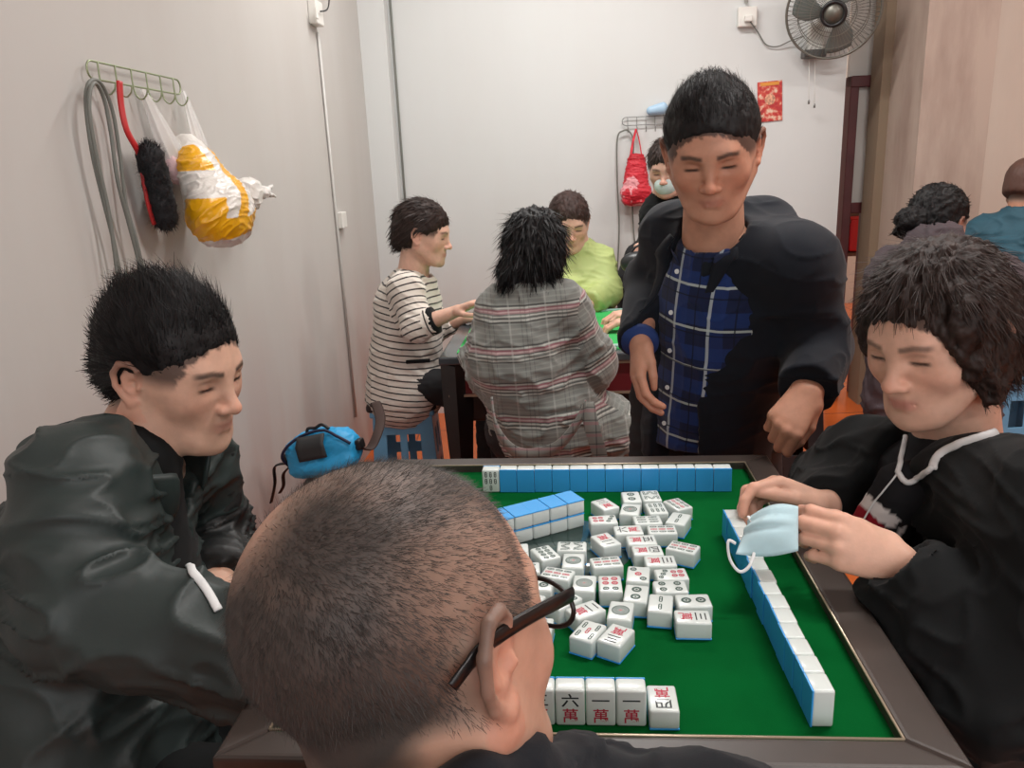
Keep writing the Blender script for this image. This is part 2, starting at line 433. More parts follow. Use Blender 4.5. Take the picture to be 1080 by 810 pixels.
# ---------------------------------------------------------------- light
def area(name, loc, size, power, col=(1, .97, .93), target=None, spread=180):
    l = bpy.data.lights.new(name, 'AREA'); l.shape = 'RECTANGLE'; l.size, l.size_y = size; l.energy = power; l.color = col; l.spread = math.radians(spread)
    o = bpy.data.objects.new(name, l); C.objects.link(o); o.location = tuple(loc); o.rotation_euler = (0, 0, ROOM_A); return o
area('tube_light', room(.0, 3.1, CE-.08), (1.2, .16), 38, (1, .985, .96))
area('tube_light', room(.9, 1.3, CE-.08), (1.2, .16), 36, (1, .985, .96))
area('tube_light', room(2.6, 2.6, CE-.08), (1.2, .16), 30, (1, .95, .9))
area('tube_light', room(1.2, -1.2, CE-.08), (1.2, .16), 26, (1, .985, .96))
area('tube_light', room(1.8, 6, CE-.08), (1.2, .16), 60, (1, .93, .85))
l = bpy.data.lights.new('added_rear_fill', 'AREA'); l.shape = 'RECTANGLE'; l.size, l.size_y = 3.2, 1.8; l.energy = 38; l.color = (.92, .97, 1)  # cool soft fill added behind the camera to brighten faces, no window there
o = bpy.data.objects.new('added_rear_fill', l); C.objects.link(o); o.location = tuple(room(1.2, -2.15, 1.75)); o.rotation_euler = (math.radians(90), 0, ROOM_A)
w = bpy.data.worlds.new('world'); sc.world = w; w.use_nodes = True
w.node_tree.nodes['Background'].inputs[0].default_value = (.9, .95, 1, 1); w.node_tree.nodes['Background'].inputs[1].default_value = .3
# ================================================================ the near table
PSI = -0.08677
def tab(t, n, z=0.0):
    c, s = math.cos(PSI), math.sin(PSI); return V3(t*c-n*s, t*s+n*c, TABLE_Z+z)
TR = rz(PSI)
M_felt = mat('green_felt', srgb(3, 84, 36), 1.0, spec=.05, noise=(9, .16, 5), bump=(900, .35, .0006))
M_frame = mat('dark_brown_laminate', srgb(62, 54, 50), .36, noise=(20, .08))
M_black = mat('black_plastic', srgb(24, 24, 26), .4)
M_gold = mat('pale_metal_trim', srgb(186, 172, 150), .3, metal=.6)
tblo = empty('mahjong_table', tab(-.02, 1.04, -TABLE_Z), 'automatic game table with green felt top and dark brown frame, tiles spread on it', 'table', rz=PSI)
t0, t1, n0, n1 = -.365, .352, .628, 1.444           # outer
f0, f1, g0, g1 = -.322, .303, .668, 1.404           # felt
bm = bmesh.new(); add_box(bm, tab((f0+f1)/2, (g0+g1)/2, -.008), ((f1-f0)/2+.01, (g1-g0)/2+.01, .008), TR)
from_bm('felt_top', bm, M_felt, tblo)
# frame with rounded corners: four mitred rails
def rail(name, a, b, c, d):
    bm = bmesh.new(); zt, zb = .014, -.05
    top = [bm.verts.new(tuple(tab(*p, zt))) for p in (a, b, c, d)]; bot = [bm.verts.new(tuple(tab(*p, zb))) for p in (a, b, c, d)]
    bm.faces.new(top); bm.faces.new(bot[::-1])
    for i in range(4): bm.faces.new((top[i], bot[i], bot[(i+1) % 4], top[(i+1) % 4]))
    bmesh.ops.recalc_face_normals(bm, faces=bm.faces)
    bmesh.ops.bevel(bm, geom=[e for e in bm.edges if all(abs(v.co.z-(TABLE_Z+zt)) < 1e-4 for v in e.verts)], offset=.006, segments=3, profile=.6, affect='EDGES')
    return from_bm(name, bm, M_frame, tblo, False)
rail('frame_rail', (t0, n0), (t1, n0), (f1, g0), (f0, g0))
rail('frame_rail', (t1, n0), (t1, n1), (f1, g1), (f1, g0))
rail('frame_rail', (t1, n1), (t0, n1), (f0, g1), (f1, g1))
rail('frame_rail', (t0, n1), (t0, n0), (f0, g0), (f0, g1))
bm = bmesh.new()
for a, b in (((f0, g0), (f1, g0)), ((f1, g0), (f1, g1)), ((f1, g1), (f0, g1)), ((f0, g1), (f0, g0))):
    add_tube(bm, [tab(*a, .0135), tab(*b, .0135)], .0016, 6)
from_bm('metal_edging', bm, M_gold, tblo, True)
box_obj('cabinet_body', tab((t0+t1)/2, (n0+n1)/2, -.115), ((t1-t0)/2-.012, (n1-n0)/2-.012, .068), M_black, tblo, TR, .01)
for a, b in ((t0+.06, n0+.06), (t1-.06, n0+.06), (t1-.06, n1-.06), (t0+.06, n1-.06)):
    box_obj('leg', tab(a, b, (-.18-TABLE_Z)/2), (.035, .035, (TABLE_Z-.18)/2), M_black, tblo, TR, .006)
M_dial = mat('smoked_dial', srgb(70, 88, 84), .12, trans=.0, coat=.6, noise=(30, .1))
bm = bmesh.new(); dc = onz(598, 578, TABLE_Z); add_disc_prism(bm, dc+V3(0, 0, -.001), .098, .0016, 48)
from_bm('centre_dial', bm, M_dial, tblo, True)

# ---------------------------------------------------------------- mahjong tiles
TW, TH, TT = .031, .043, .023
M_ivory = mat('white_tile_resin', srgb(208, 216, 213), .25, spec=.5, coat=.2)
M_blue = mat('blue_tile_back', srgb(58, 158, 228), .25, spec=.5, coat=.2)
M_ink_k = mat('black_ink', srgb(24, 30, 34), .5)
M_ink_r = mat('red_ink', srgb(178, 32, 62), .5)
M_ink_g = mat('green_ink', srgb(26, 64, 54), .5)
def tile_mesh():
    """local: x width, y height of the face, z thickness; face up at z=TT, blue back at z=0"""
    bm = bmesh.new(); add_box(bm, (0, 0, TT/2+.0005), (TW/2-.00035, TH/2-.0002, TT/2-.0005), None, .0028, 3)
    me = bpy.data.meshes.new('tile_body'); bm.to_mesh(me); bm.free(); me.materials.append(M_ivory)
    me.polygons.foreach_set('use_smooth', np.ones(len(me.polygons), bool)); me.set_sharp_from_angle(angle=.9)
    bm = bmesh.new(); add_box(bm, (0, 0, .0011), (TW/2-.0003, TH/2-.0001, .0011), None, .0009, 2)
    mb = bpy.data.meshes.new('tile_back'); bm.to_mesh(mb); bm.free(); mb.materials.append(M_blue)
    return me, mb
ME_TILE, ME_BACK = tile_mesh()
FZ = TT+.00015
def ring(bm, x, y, r, th, seg=20, mi=0):
    a = [2*math.pi*k/seg for k in range(seg)]
    o = [bm.verts.new((x+r*math.cos(q), y+r*math.sin(q), FZ)) for q in a]; i = [bm.verts.new((x+(r-th)*math.cos(q), y+(r-th)*math.sin(q), FZ)) for q in a]
    for k in range(seg):
        f = bm.faces.new((o[k], o[(k+1) % seg], i[(k+1) % seg], i[k])); f.material_index = mi
def disc(bm, x, y, r, mi=0, seg=14):
    f = bm.faces.new([bm.verts.new((x+r*math.cos(2*math.pi*k/seg), y+r*math.sin(2*math.pi*k/seg), FZ)) for k in range(seg)]); f.material_index = mi
def bar(bm, x, y, L, w, ang=90, mi=0):
    """a bamboo: an outlined rod"""
    c, s = math.cos(math.radians(ang)), math.sin(math.radians(ang))
    def ring_(l, ww):
        pts = []
        for sx, a0 in ((1, -90), (-1, 90)):
            for k in range(5):
                q = math.radians(a0+k*45); px_, py_ = sx*(l/2-ww/2)+ww/2*math.cos(q), ww/2*math.sin(q)
                pts.append((x+px_*c-py_*s, y+px_*s+py_*c, FZ))
        return [bm.verts.new(p) for p in pts]
    th = w*.33; o, i = ring_(L, w), ring_(L-2*th, w-2*th)
    for k in range(10):
        f = bm.faces.new((o[k], o[(k+1) % 10], i[(k+1) % 10], i[k])); f.material_index = mi
    def small(u, hw, hh):
        f = bm.faces.new([bm.verts.new((x+(u+a)*c-b*s, y+(u+a)*s+b*c, FZ)) for a, b in ((-hh, -hw), (hh, -hw), (hh, hw), (-hh, hw))]); f.material_index = mi
    small(0, w*.42, L*.035)
def dots(lst):
    def f(bm):
        for x, y, r, mi in lst:
            ring(bm, x, y, r, r*.34, 18, mi); disc(bm, x, y, r*.28, mi, 10); ring(bm, x, y, r*.62, r*.14, 14, mi)
    return f
mm = .001
def p_grid(xs, ys, r, mi=2): return [(x*mm, y*mm, r*mm, mi) for y in ys for x in xs]
def one_p(bm):
    for r, th in ((11, 1.7), (8.4, 1.1), (6.2, 1.2), (3.6, 1.0)): ring(bm, 0, 0, r*mm, th*mm, 32, 2)
    for k in range(12): a = k*math.pi/6; disc(bm, 7.5*mm*math.cos(a), 7.5*mm*math.sin(a), .8*mm, 2, 8); disc(bm, 5*mm*math.cos(a), 5*mm*math.sin(a), .6*mm, 2, 8)
    disc(bm, 0, 0, 1.6*mm, 1)
def bars(lst):
    def f(bm):
        for x, y, L, w, a, mi in lst: bar(bm, x*mm, y*mm, L*mm, w*mm, a, mi)
    return f
G = 2; Rr = 1
FACES = {
 '1p': one_p, '2p': dots([(0, 9*mm, 6.4*mm, G), (0, -9*mm, 6.4*mm, G)]),
 '3p': dots([(-7*mm, 12*mm, 4.6*mm, G), (0, 0, 4.6*mm, Rr), (7*mm, -12*mm, 4.6*mm, G)]),
 '4p': dots(p_grid((-7, 7), (10, -10), 4.8)), '5p': dots(p_grid((-7.5, 7.5), (12, -12), 4.3)+[(0, 0, 4.3*mm, Rr)]),
 '6p': dots(p_grid((-6, 6), (13,), 4.2)+p_grid((-6, 6), (-1, -12), 4.4, Rr)),
 '7p': dots([(-8*mm, 15*mm, 3.6*mm, G), (0, 11*mm, 3.6*mm, G), (8*mm, 7*mm, 3.6*mm, G)]+p_grid((-5, 5), (-3.5, -12.5), 3.9, Rr)),
 '8p': dots(p_grid((-5, 5), (14.2, 4.7, -4.7, -14.2), 3.9)), '9p': dots(p_grid((-9, 0, 9), (13, -13), 3.8)+p_grid((-9, 0, 9), (0,), 3.8, Rr)),
 '2s': bars([(0, 9, 14, 4.6, 90, G), (0, -9, 14, 4.6, 90, G)]), '3s': bars([(0, 9, 14, 4.4, 90, G), (-6.5, -9, 14, 4.4, 90, G), (6.5, -9, 14, 4.4, 90, G)]),
 '4s': bars([(x, y, 14, 4.4, 90, G) for x in (-6.5, 6.5) for y in (9, -9)]),
 '5s': bars([(x, y, 13, 4.2, 90, G) for x in (-8.5, 8.5) for y in (9.5, -9.5)]+[(0, 0, 13, 4.2, 90, Rr)]),
 '6s': bars([(x, y, 14, 4.4, 90, G) for x in (-8.2, 0, 8.2) for y in (9, -9)]),
 '7s': bars([(x, y, 10.5, 4.4, 90, 0) for x in (-8.2, 0, 8.2) for y in (12.5, 0)]+[(0, -12.5, 10.5, 4.4, 90, 0)]),
 '8s': bars([(-10, y, 15, 3.6, 90, G) for y in (9.2, -9.2)]+[(10, y, 15, 3.6, 90, G) for y in (9.2, -9.2)]+[(-3.6, 9.2, 14, 3.6, 60, G), (3.6, 9.2, 14, 3.6, 120, G), (-3.6, -9.2, 14, 3.6, 120, G), (3.6, -9.2, 14, 3.6, 60, G)]),
 '9s': bars([(x, y, 10.5, 4.4, 90, Rr if x == 0 else G) for x in (-8.2, 0, 8.2) for y in (12.3, 0, -12.3)]),
}
def glyph_verts(ch, size, x, y, mi, wide=1.0):
    cu = bpy.data.curves.new('g', 'FONT'); cu.body = ch; cu.size = size; cu.align_x = 'CENTER'; cu.align_y = 'CENTER'; cu.offset = size*.012; cu.resolution_u = 4
    o = bpy.data.objects.new('g', cu); C.objects.link(o); bpy.context.view_layer.update()
    me = bpy.data.meshes.new_from_object(o.evaluated_get(bpy.context.evaluated_depsgraph_get()))
    bpy.data.objects.remove(o); bpy.data.curves.remove(cu)
    co = np.array([v.co[:] for v in me.vertices]) if len(me.vertices) else np.zeros((0, 3))
    if len(co):
        c = (co.max(0)+co.min(0))/2; co = co-c; co[:, 0] = co[:, 0]*wide+x; co[:, 1] += y; co[:, 2] = FZ
    fs = [list(p.vertices) for p in me.polygons]; bpy.data.meshes.remove(me)
    return co, fs, mi
def wan(n):
    num = {1: '一', 2: '二', 3: '三', 4: '四', 5: '五', 6: '六', 7: '七', 8: '八'}[n]
    parts = [glyph_verts(num, .0165, 0, 9.5*mm, 0, 1.15), glyph_verts('萬', .0175, 0, -8.5*mm, 1, 1.0)]
    def f(bm):
        for co, fs, mi in parts:
            vs = [bm.verts.new(tuple(c)) for c in co]
            for p in fs:
                try: q = bm.faces.new([vs[i] for i in p]); q.material_index = mi
                except ValueError: pass
    return f
for k in (1, 2, 3, 4, 5, 6, 7, 8): FACES['%dw' % k] = wan(k)
ME_FACE = {}
for k, fn in FACES.items():
    bm = bmesh.new(); fn(bm); me = bpy.data.meshes.new('tile_marking'); bm.to_mesh(me); bm.free()
    for m_ in (M_ink_k, M_ink_r, M_ink_g): me.materials.append(m_)
    ME_FACE[k] = me
KIND_WORDS = {'w': 'characters', 'p': 'circles', 's': 'bamboo'}
NUM = 'zero one two three four five six seven eight nine'.split()
def tile(loc, ax, ay, az, face, label, group):
    """loc: centre of the back; ax, ay, az: world directions of width, face-up and face normal"""
    o = bpy.data.objects.new('mahjong_tile', ME_TILE); C.objects.link(o)
    o.matrix_world = Matrix(((ax[0], ay[0], az[0], loc[0]), (ax[1], ay[1], az[1], loc[1]), (ax[2], ay[2], az[2], loc[2]), (0, 0, 0, 1)))
    tag(o, label, 'mahjong tile', group)
    b = bpy.data.objects.new('tile_back', ME_BACK); C.objects.link(b); b.parent = o; b['label'] = 'glossy blue back of the tile'
    if face:
        g = bpy.data.objects.new('tile_marking', ME_FACE[face]); C.objects.link(g); g.parent = o
    return o
Z = V3(0, 0, 1)
def standing_row(a, b, n, side, faces, labels, group, jitter=.0005):
    """a, b: foot of the row on the felt (blue side line); side = +1: backs look to the right-hand side of a->b turned -90"""
    d = unit(V3(b[0]-a[0], b[1]-a[1], 0)); nb = np.array([d[1], -d[0], 0])*side     # the way the backs look
    for i in range(n):
        f = faces.get(i); bk = nb if not (f and f[1]) else -nb
        c = V3(a[0], a[1], TABLE_Z) + d*(TW*(i+.5)*1.0) + nb*random.uniform(-jitter, jitter)*2
        face_n = -bk; ay = Z; ax = np.cross(ay, face_n)
        base = c - (nb*0 if bk is nb else nb*TT) if True else c
        loc = (c if bk is nb else c - nb*TT) + Z*TH/2 + Z*.0002
        lab = labels(i)
        tile(loc, ax, ay, face_n, f[0] if f else None, lab, group)
# far row: backs to the camera, its left-most tile turned to show its face
A = onz(509, 519.8, TABLE_Z); B = onz(771.7, 518.5, TABLE_Z)
d = unit(B-A); A2 = (A+B)/2 - d*7*TW
ORD = 'first second third fourth fifth sixth seventh eighth ninth tenth eleventh twelfth thirteenth fourteenth fifteenth sixteenth'.split()
standing_row(A2, B, 14, 1, {0: ('7s', True)},
    lambda i: 'tile showing seven black bamboo sticks at the left end of the far standing row' if i == 0 else
              ('blue backed tile ending the far standing row at its right end' if i == 13 else 'blue backed tile standing in the far row, %s from its left end' % ORD[i]),
    'standing row of blue backed tiles at the far side of the table')
# right-hand row, backs towards the table centre
A = onz(853.5, 768, TABLE_Z); B = onz(762.3, 565.5, TABLE_Z)
standing_row(A, B, 14, -1, {}, lambda i: 'blue backed tile at the near end of the long row beside the right frame' if i == 0 else
    ('blue backed tile at the far end of the right-hand row, by the mask' if i == 13 else 'blue backed tile in the row along the right frame, %s from the near end' % ORD[i]),
    'standing row of blue backed tiles along the right side')
# near row, faces to the camera
A = tab(-.0309, .696); dd = TR[0]
for i, f in enumerate(['6w', '1w', '1w']):
    lab = ['tile with black six over red character, standing at the near edge beside the cheek', 'tile with black one over red character, middle of the three standing near the edge', 'tile with black one over red character, standing beside the lying four'][i]
    base = A + dd*TW*(i+.5) + TR[1]*TT
    tile(base+Z*(TH/2+.0003), dd, Z, -TR[1], f, lab, 'near hand of tiles at the table edge')
for i, f in enumerate(['3w', '5w', '8p', '4s', '9s']):
    base = A - dd*TW*(i+.5) + TR[1]*TT
    tile(base+Z*(TH/2+.0003), dd, Z, -TR[1], f, 'near hand tile hidden behind the balding head, %s left of the six' % ORD[i], 'near hand of tiles at the table edge')
base = A + dd*TW*3.56 + TR[1]*.010
tile(base+Z*.0003+TR[1]*(.007), -dd, -TR[1], Z, '4w', 'tile with black four over red character lying flat beside the near hand', 'near hand of tiles at the table edge')
# two-high wall of face-down tiles on the left
P0 = onz(617, 555, TABLE_Z); P1 = onz(540, 576, TABLE_Z)
d = unit(V3(P1[0]-P0[0], P1[1]-P0[1], 0)); nrm = np.array([d[1], -d[0], 0]);  nrm = nrm if nrm[1] > 0 else -nrm
for i in range(9):
    for k in range(2):
        c = P0 + d*TW*(i+.5) + nrm*TH/2; off = (i*7 % 3-1)*.0006
        lab = 'face down tile in the two high blue wall, %s layer, %s from its right end' % (('lower', 'upper')[k], ORD[i])
        az = -Z; ay = nrm; ax = np.cross(ay, az)
        tile(V3(c[0], c[1], TABLE_Z+TT*(k+1)+.0003+k*.0002)+d*off*k, ax, ay, az, None, lab, 'two high wall of face down tiles on the left')
# the heap of face-up tiles (crop coordinates of the photograph, scale 3.857 from 500,480)
PILE = [(540,200,115,'3w'),(640,170,88,'2p'),(718,165,90,'8s'),(630,228,75,'1p'),(745,215,92,'6s'),(825,200,112,'9s'),(525,262,2,'7p'),(705,262,0,'6s'),
 (828,262,62,'2s'),(625,298,180,'6w'),(768,302,-3,'9s'),(535,345,-68,'2w'),(680,342,0,'5w'),(705,387,0,'4w'),(757,432,-2,'3w'),(850,375,-32,'9s'),
 (395,372,-6,'8s'),(290,402,112,'8p'),(402,430,82,'1p'),(183,388,90,'3s'),(240,460,0,'4s'),(345,490,-24,'9s'),(538,435,5,'9s'),(455,527,80,'1p'),
 (552,527,-94,'6p'),(668,482,78,'3p'),(650,562,76,'2p'),(803,485,180,'7p'),(798,535,-2,'4p'),(738,598,76,'2s'),(870,592,-2,'2p'),(857,655,-6,'3w'),
 (370,580,40,'5p'),(450,625,28,'2w'),(585,632,76,'1p'),(452,706,58,'5s'),(577,732,236,'3w'),(262,520,-10,'2p'),(262,605,60,'4p'),(268,700,80,'5w')]
pl = []
for cx, cy, a, f in PILE:
    p = onz(500+cx/3.857, 480+cy/3.857, TABLE_Z+TT); pl.append([p[0], p[1], math.radians(a), f, cx, cy])
def corners(p):
    c, s = math.cos(p[2]), math.sin(p[2]); u = np.array([c, s])*(TH/2+.0004); w_ = np.array([-s, c])*(TW/2+.0004); o = np.array(p[:2])
    return np.array([o+u+w_, o+u-w_, o-u-w_, o-u+w_])
for it in range(120):
    mv = 0
    for i in range(len(pl)):
        for j in range(i):
            A_, B_ = corners(pl[i]), corners(pl[j]); best = None
            if np.linalg.norm(A_.mean(0)-B_.mean(0)) > .06: continue
            for q in (A_, B_):
                for e in (0, 1):
                    ax_ = q[e+1]-q[e]; ax_ = ax_/np.linalg.norm(ax_); a_, b_ = A_@ax_, B_@ax_
                    ov = min(a_.max(), b_.max())-max(a_.min(), b_.min())
                    if ov <= 0: best = (0, None); break
                    sg = 1 if a_.mean() > b_.mean() else -1
                    if best is None or ov < best[0]: best = (ov, ax_*sg)
                if best[1] is None: break
            if best[1] is not None and best[0] > 1e-5:
                for k in (0, 1): pl[i][k] += best[1][k]*best[0]*.5; pl[j][k] -= best[1][k]*best[0]*.5
                mv = max(mv, best[0])
    if mv < 1e-5: break
def near_word(cx, cy):
    v = 'far' if cy < 320 else ('middle' if cy < 520 else 'near'); h = 'left' if cx < 420 else ('centre' if cx < 660 else 'right')
    return '%s %s' % (v, h) if h != 'centre' or v != 'middle' else 'very middle'
seen = {}
for x, y, a, f, cx, cy in pl:
    c, s = math.cos(a), math.sin(a); ay = V3(c, s, 0); ax = V3(s, -c, 0)
    k = NUM[int(f[0])]; wd = KIND_WORDS[f[1]]
    what = {'w': 'black %s over red character' % k, 'p': '%s round %s' % (k, 'circle' if k == 'one' else 'circles'), 's': '%s bamboo sticks' % k}[f[1]]
    lab = 'tile with %s, %s of the heap' % (what, near_word(cx, cy))
    seen.setdefault(lab, []).append(tile(V3(x, y, TABLE_Z+.0007), ax, ay, Z, f, lab, 'heap of face up tiles in the table centre'))
for lab, os_ in seen.items():
    if len(os_) > 1:
        os_.sort(key=lambda o: o.location[0])
        for k, o in enumerate(os_): o['label'] = lab + (', left-hand one' if k == 0 else (', right-hand one' if k == len(os_)-1 else ', one between'))
# ================================================================ people: shared shapes
def skin_mat(name, rough=.5):
    return mat(name, (1, 1, 1, 1), rough, spec=.35, sss=.12, vcol='Col', noise=(60, .07, 4), bump=(260, .25, .0008))
M_skin = skin_mat('skin')
SK = lambda r, g, b: np.array(srgb(r, g, b)[:3])
def head_R(h, p=0, roll=0):
    """h: heading, degrees from straight ahead of the camera towards the right; p: nod down; roll: lean towards own right"""
    h, p, r = map(math.radians, (h, p, roll))
    y = V3(math.sin(h)*math.cos(p), math.cos(h)*math.cos(p), -math.sin(p))
    x = unit(np.cross(y, (0, 0, 1))); z = np.cross(x, y)
    x2 = x*math.cos(r)-z*math.sin(r); z2 = z*math.cos(r)+x*math.sin(r)
    return np.array([x2, y, z2])
def chain(pts, rs, k, T, op='u'):
    return [(op, cap(pts[i], pts[i+1], rs[i], rs[i+1], T), k if i == 0 else k*.6) for i in range(len(pts)-1)]
def ear_ops(sx, T, big=1.0):
    o = []
    X = lambda d, y, z: (sx*(.0735+d*big), y*big, z*big)
    helix = [X(.002, .014, .006), X(.008, .012, .022), X(.013, .003, .031), X(.017, -.010, .029), X(.018, -.018, .014), X(.015, -.017, -.004), X(.010, -.009, -.018), X(.006, .001, -.027)]
    o += [('u', ell(X(.002, -.003, .002), (.009, .015, .026), None, T), .008)]
    o += chain(helix, [.0042, .0045, .0046, .0046, .0045, .0042, .0045, .006], .003, T)
    o += [('u', cap(X(.005, .004, -.026), X(.004, .008, -.024), .0065, .0055, T), .004)]
    o += chain([X(.009, -.004, .020), X(.011, -.009, .008), X(.009, -.006, -.006), X(.007, .001, -.013)], [.003, .0032, .0032, .003], .003, T)
    o += [('u', ell(X(.006, .013, -.002), (.004, .004, .006), None, T), .003)]
    o += [('s', ell(X(.011, .005, .000), (.008, .007, .010), None, T), .003), ('s', ell(X(.013, .006, .018), (.006, .005, .007), None, T), .003)]
    return o
def head_ops(T, fem=False, fat=0.0, ears=(1, 1)):
    """local: x own right, y forward, z up; origin between the ears"""
    o = [('u', ell((0, -.012, .038), (.0765, .094, .084), None, T), .0)]
    o += [('u', ell((0, .022, .012), (.069, .072, .080), None, T), .03)]
    o += [('u', ecap((0, .030, -.010), (0, .046, -.072), (.062+fat*.4, .056), (.043+fat, .036), (1, 0, 0), T), .03)]
    for s in (-1, 1):
        o += [('u', cap((s*(.060+fat*.5), .000, -.040), (s*(.024+fat*.5), .066, -.088), .016+fat*.3, .015, T), .028)]
        o += [('u', ell((s*.041, .060, -.022), (.022, .018, .020), None, T), .022)]
    o += [('u', ell((0, .080, -.094), (.018, .013, .014), None, T), .022)]
    o += [('u', cap((-.030, .081, .022), (.030, .081, .022), .010, .010, T), .020)]
    o += [('u', ell((0, .071, -.055), (.030, .022, .026), None, T), .020)]
    for s in (-1, 1): o += [('s', ell((s*.032, .098, .003), (.019, .015, .0115), None, T), .012)]
    for s in (-1, 1):
        o += [('u', ell((s*.0315, .0755, .002), (.0165, .0125, .0115), None, T), .004)]
    o += [('u', cap((0, .086, .012), (0, .106, -.026), .0065, .0095, T), .012)]
    o += [('u', ell((0, .108, -.031), (.0105, .010, .0085), None, T), .008)]
    for s in (-1, 1):
        o += [('u', ell((s*.0125, .099, -.033), (.0075, .0090, .0070), None, T), .006), ('s', ell((s*.0065, .106, -.041), (.0038, .005, .004), None, T), .002)]
    ly = .0905
    o += chain([(-.024, ly-.011, -.060), (-.010, ly, -.0565), (0, ly+.0012, -.058), (.010, ly, -.0565), (.024, ly-.011, -.060)], [.002, .0045, .0042, .0045, .002], .006, T)
    o += chain([(-.020, ly-.009, -.062), (-.008, ly-.0005, -.0665), (.008, ly-.0005, -.0665), (.020, ly-.009, -.062)], [.002, .0052, .0052, .002], .006, T)
    o += [('s', cap((-.021, ly-.002, -.0612), (.021, ly-.002, -.0612), .0012, .0012, T), .002)]
    if ears[0]: o += ear_ops(-1, T, ears[0])
    if ears[1]: o += ear_ops(1, T, ears[1])
    # lid slits
    for s in (-1, 1):
        o += [('s', cap((s*.020, .0885, -.001), (s*.044, .0845, .0005), .0024, .0020, T), .0015)]
    return o
def head_color(v, T, base, fem=False, hair=None, brow=(40, 34, 32), stub=0.0):
    q = T.inv(v); c = np.tile(base, (len(v), 1)); x, y, z = np.abs(q[:, 0]), q[:, 1], q[:, 2]
    def mix(m, col): m = np.clip(m, 0, 1)[:, None]; c[:] = c*(1-m)+np.asarray(col)*m
    mix(.30*np.exp(-(((x-.042)/.022)**2+((z+.028)/.022)**2))*(y > .03), base*np.array([1.12, .72, .68]))
    mix(.45*np.exp(-((x/.014)**2+((z+.03)/.016)**2))*(y > .085), base*np.array([1.08, .72, .66]))
    lips = np.exp(-((x/.023)**4+((z+.0612)/.0085)**4))*(y > .07)
    mix(lips*(.6 if fem else .5), SK(176, 92, 88) if fem else SK(158, 92, 84))
    mix(.35*np.exp(-(((x-.032)/.018)**2+((z-.001)/.011)**2))*(y > .06), base*np.array([.78, .66, .62]))
    bz = .0215+.004*np.exp(-((x-.034)/.012)**2)
    mix(np.exp(-(((z-bz)/.0042)**4))*sstep(.010, .015, x)*(1-sstep(.046, .054, x))*(y > .05)*(.85 if not fem else .7), SK(*brow))
    slit = np.exp(-(((x-.032)/.0135)**6+((z+.0003)/.0026)**4))*(y > .07)
    mix(slit*.95, SK(30, 22, 20))
    er = (x > .078)*(z > -.05)*(z < .05); mix(.3*er, base*np.array([1.08, .68, .62]))
    if hair is None:
        e = np.sqrt((x/.085)**2+((y-.100)/.072)**2+((z+.027)/.085)**2)+.05*noise3(q, 140, 3)+.04*noise3(q, 300, 4)
        hm = .85*sstep(.985, 1.05, e)*np.where(y > -.02, sstep(-.005, .02, z), sstep(-.06, -.03, z))*(1-np.exp(-(((y+.002)/.020)**2+((z+.004)/.030)**2))*(x > .055))
        mix(hm, SK(34, 28, 27))
    else:
        hm = hair(q); mix(np.clip(hm*3, 0, 1)*.6, SK(158, 134, 118)); mix(hm, SK(56, 52, 50))
    return c
def hand_ops(wr, d, n, thumb, curl=(25, 35, 20), spread=4, k=1.0, curls=None, tc=(30, 20), topen=40, fk=1.0):
    """wr wrist point, d towards the fingers, n the way the palm faces, thumb=+1/-1 side (cross(d, n)*thumb is the thumb side)"""
    d = unit(d); n = np.asarray(n, float); n = unit(n-d*(n@d)); s = np.cross(d, n)*thumb
    P = lambda a, b, c: np.asarray(wr)+k*(a*d+b*s+c*n)
    o = []
    kn = [(.086, .026, 0), (.090, .008, -.003), (.085, -.010, -.002), (.076, -.027, .002)]
    for (a, b, c), r in zip(kn, (.0105, .0105, .010, .0095)):
        o.append(('u', cap(P(.004, b*.45, 0), P(a, b, c), .0145*k, r*k), .012*k))
    o.append(('u', ecap(P(.0, 0, 0), P(.07, 0, 0), (.022*k, .014*k), (.034*k, .012*k), s), .012*k))
    L = [(.043, .026, .021), (.047, .030, .022), (.043, .028, .021), (.034, .021, .019)]
    for i in range(4):
        cu = curls[i] if curls else curl
        sp = math.radians((1.5-i)*spread); dd = unit(d*math.cos(sp)+s*math.sin(sp)); p = P(*kn[i]); a = 0
        r = (.0095, .0098, .0092, .0082)[i]*k*fk
        for j in range(3):
            a += math.radians(cu[j]); e = dd*math.cos(a)+n*math.sin(a); q = p+e*L[i][j]*k
            o.append(('u', cap(p, q, r*(1.03-.07*j), r*(.96-.09*j)), (.005 if j == 0 else .003)*k)); p = q
    tb = P(.018, .022, .008); o.append(('u', cap(P(.012, .012, .004), tb, .015*k, .015*k), .012*k))
    a = math.radians(topen); t1 = unit(d*math.cos(a)+s*math.sin(a)*.75+n*math.sin(a)*.65); p = tb; q = p+t1*.040*k
    o.append(('u', cap(p, q, .0145*k, .0112*k), .010*k)); p = q
    for j, (l_, r0, r1_) in enumerate(((.032, .0108, .0098), (.026, .0100, .0078))):
        b = math.radians(tc[j]); ax = unit(np.cross(t1, n-s*.6)); t1 = unit(t1*math.cos(b)+np.cross(ax, t1)*math.sin(b)*-1 if False else t1*math.cos(b)+unit(-s+d*.55+n*.15)*math.sin(b))
        q = p+t1*l_*k; o.append(('u', cap(p, q, r0*k, r1_*k), .003*k)); p = q
    return o
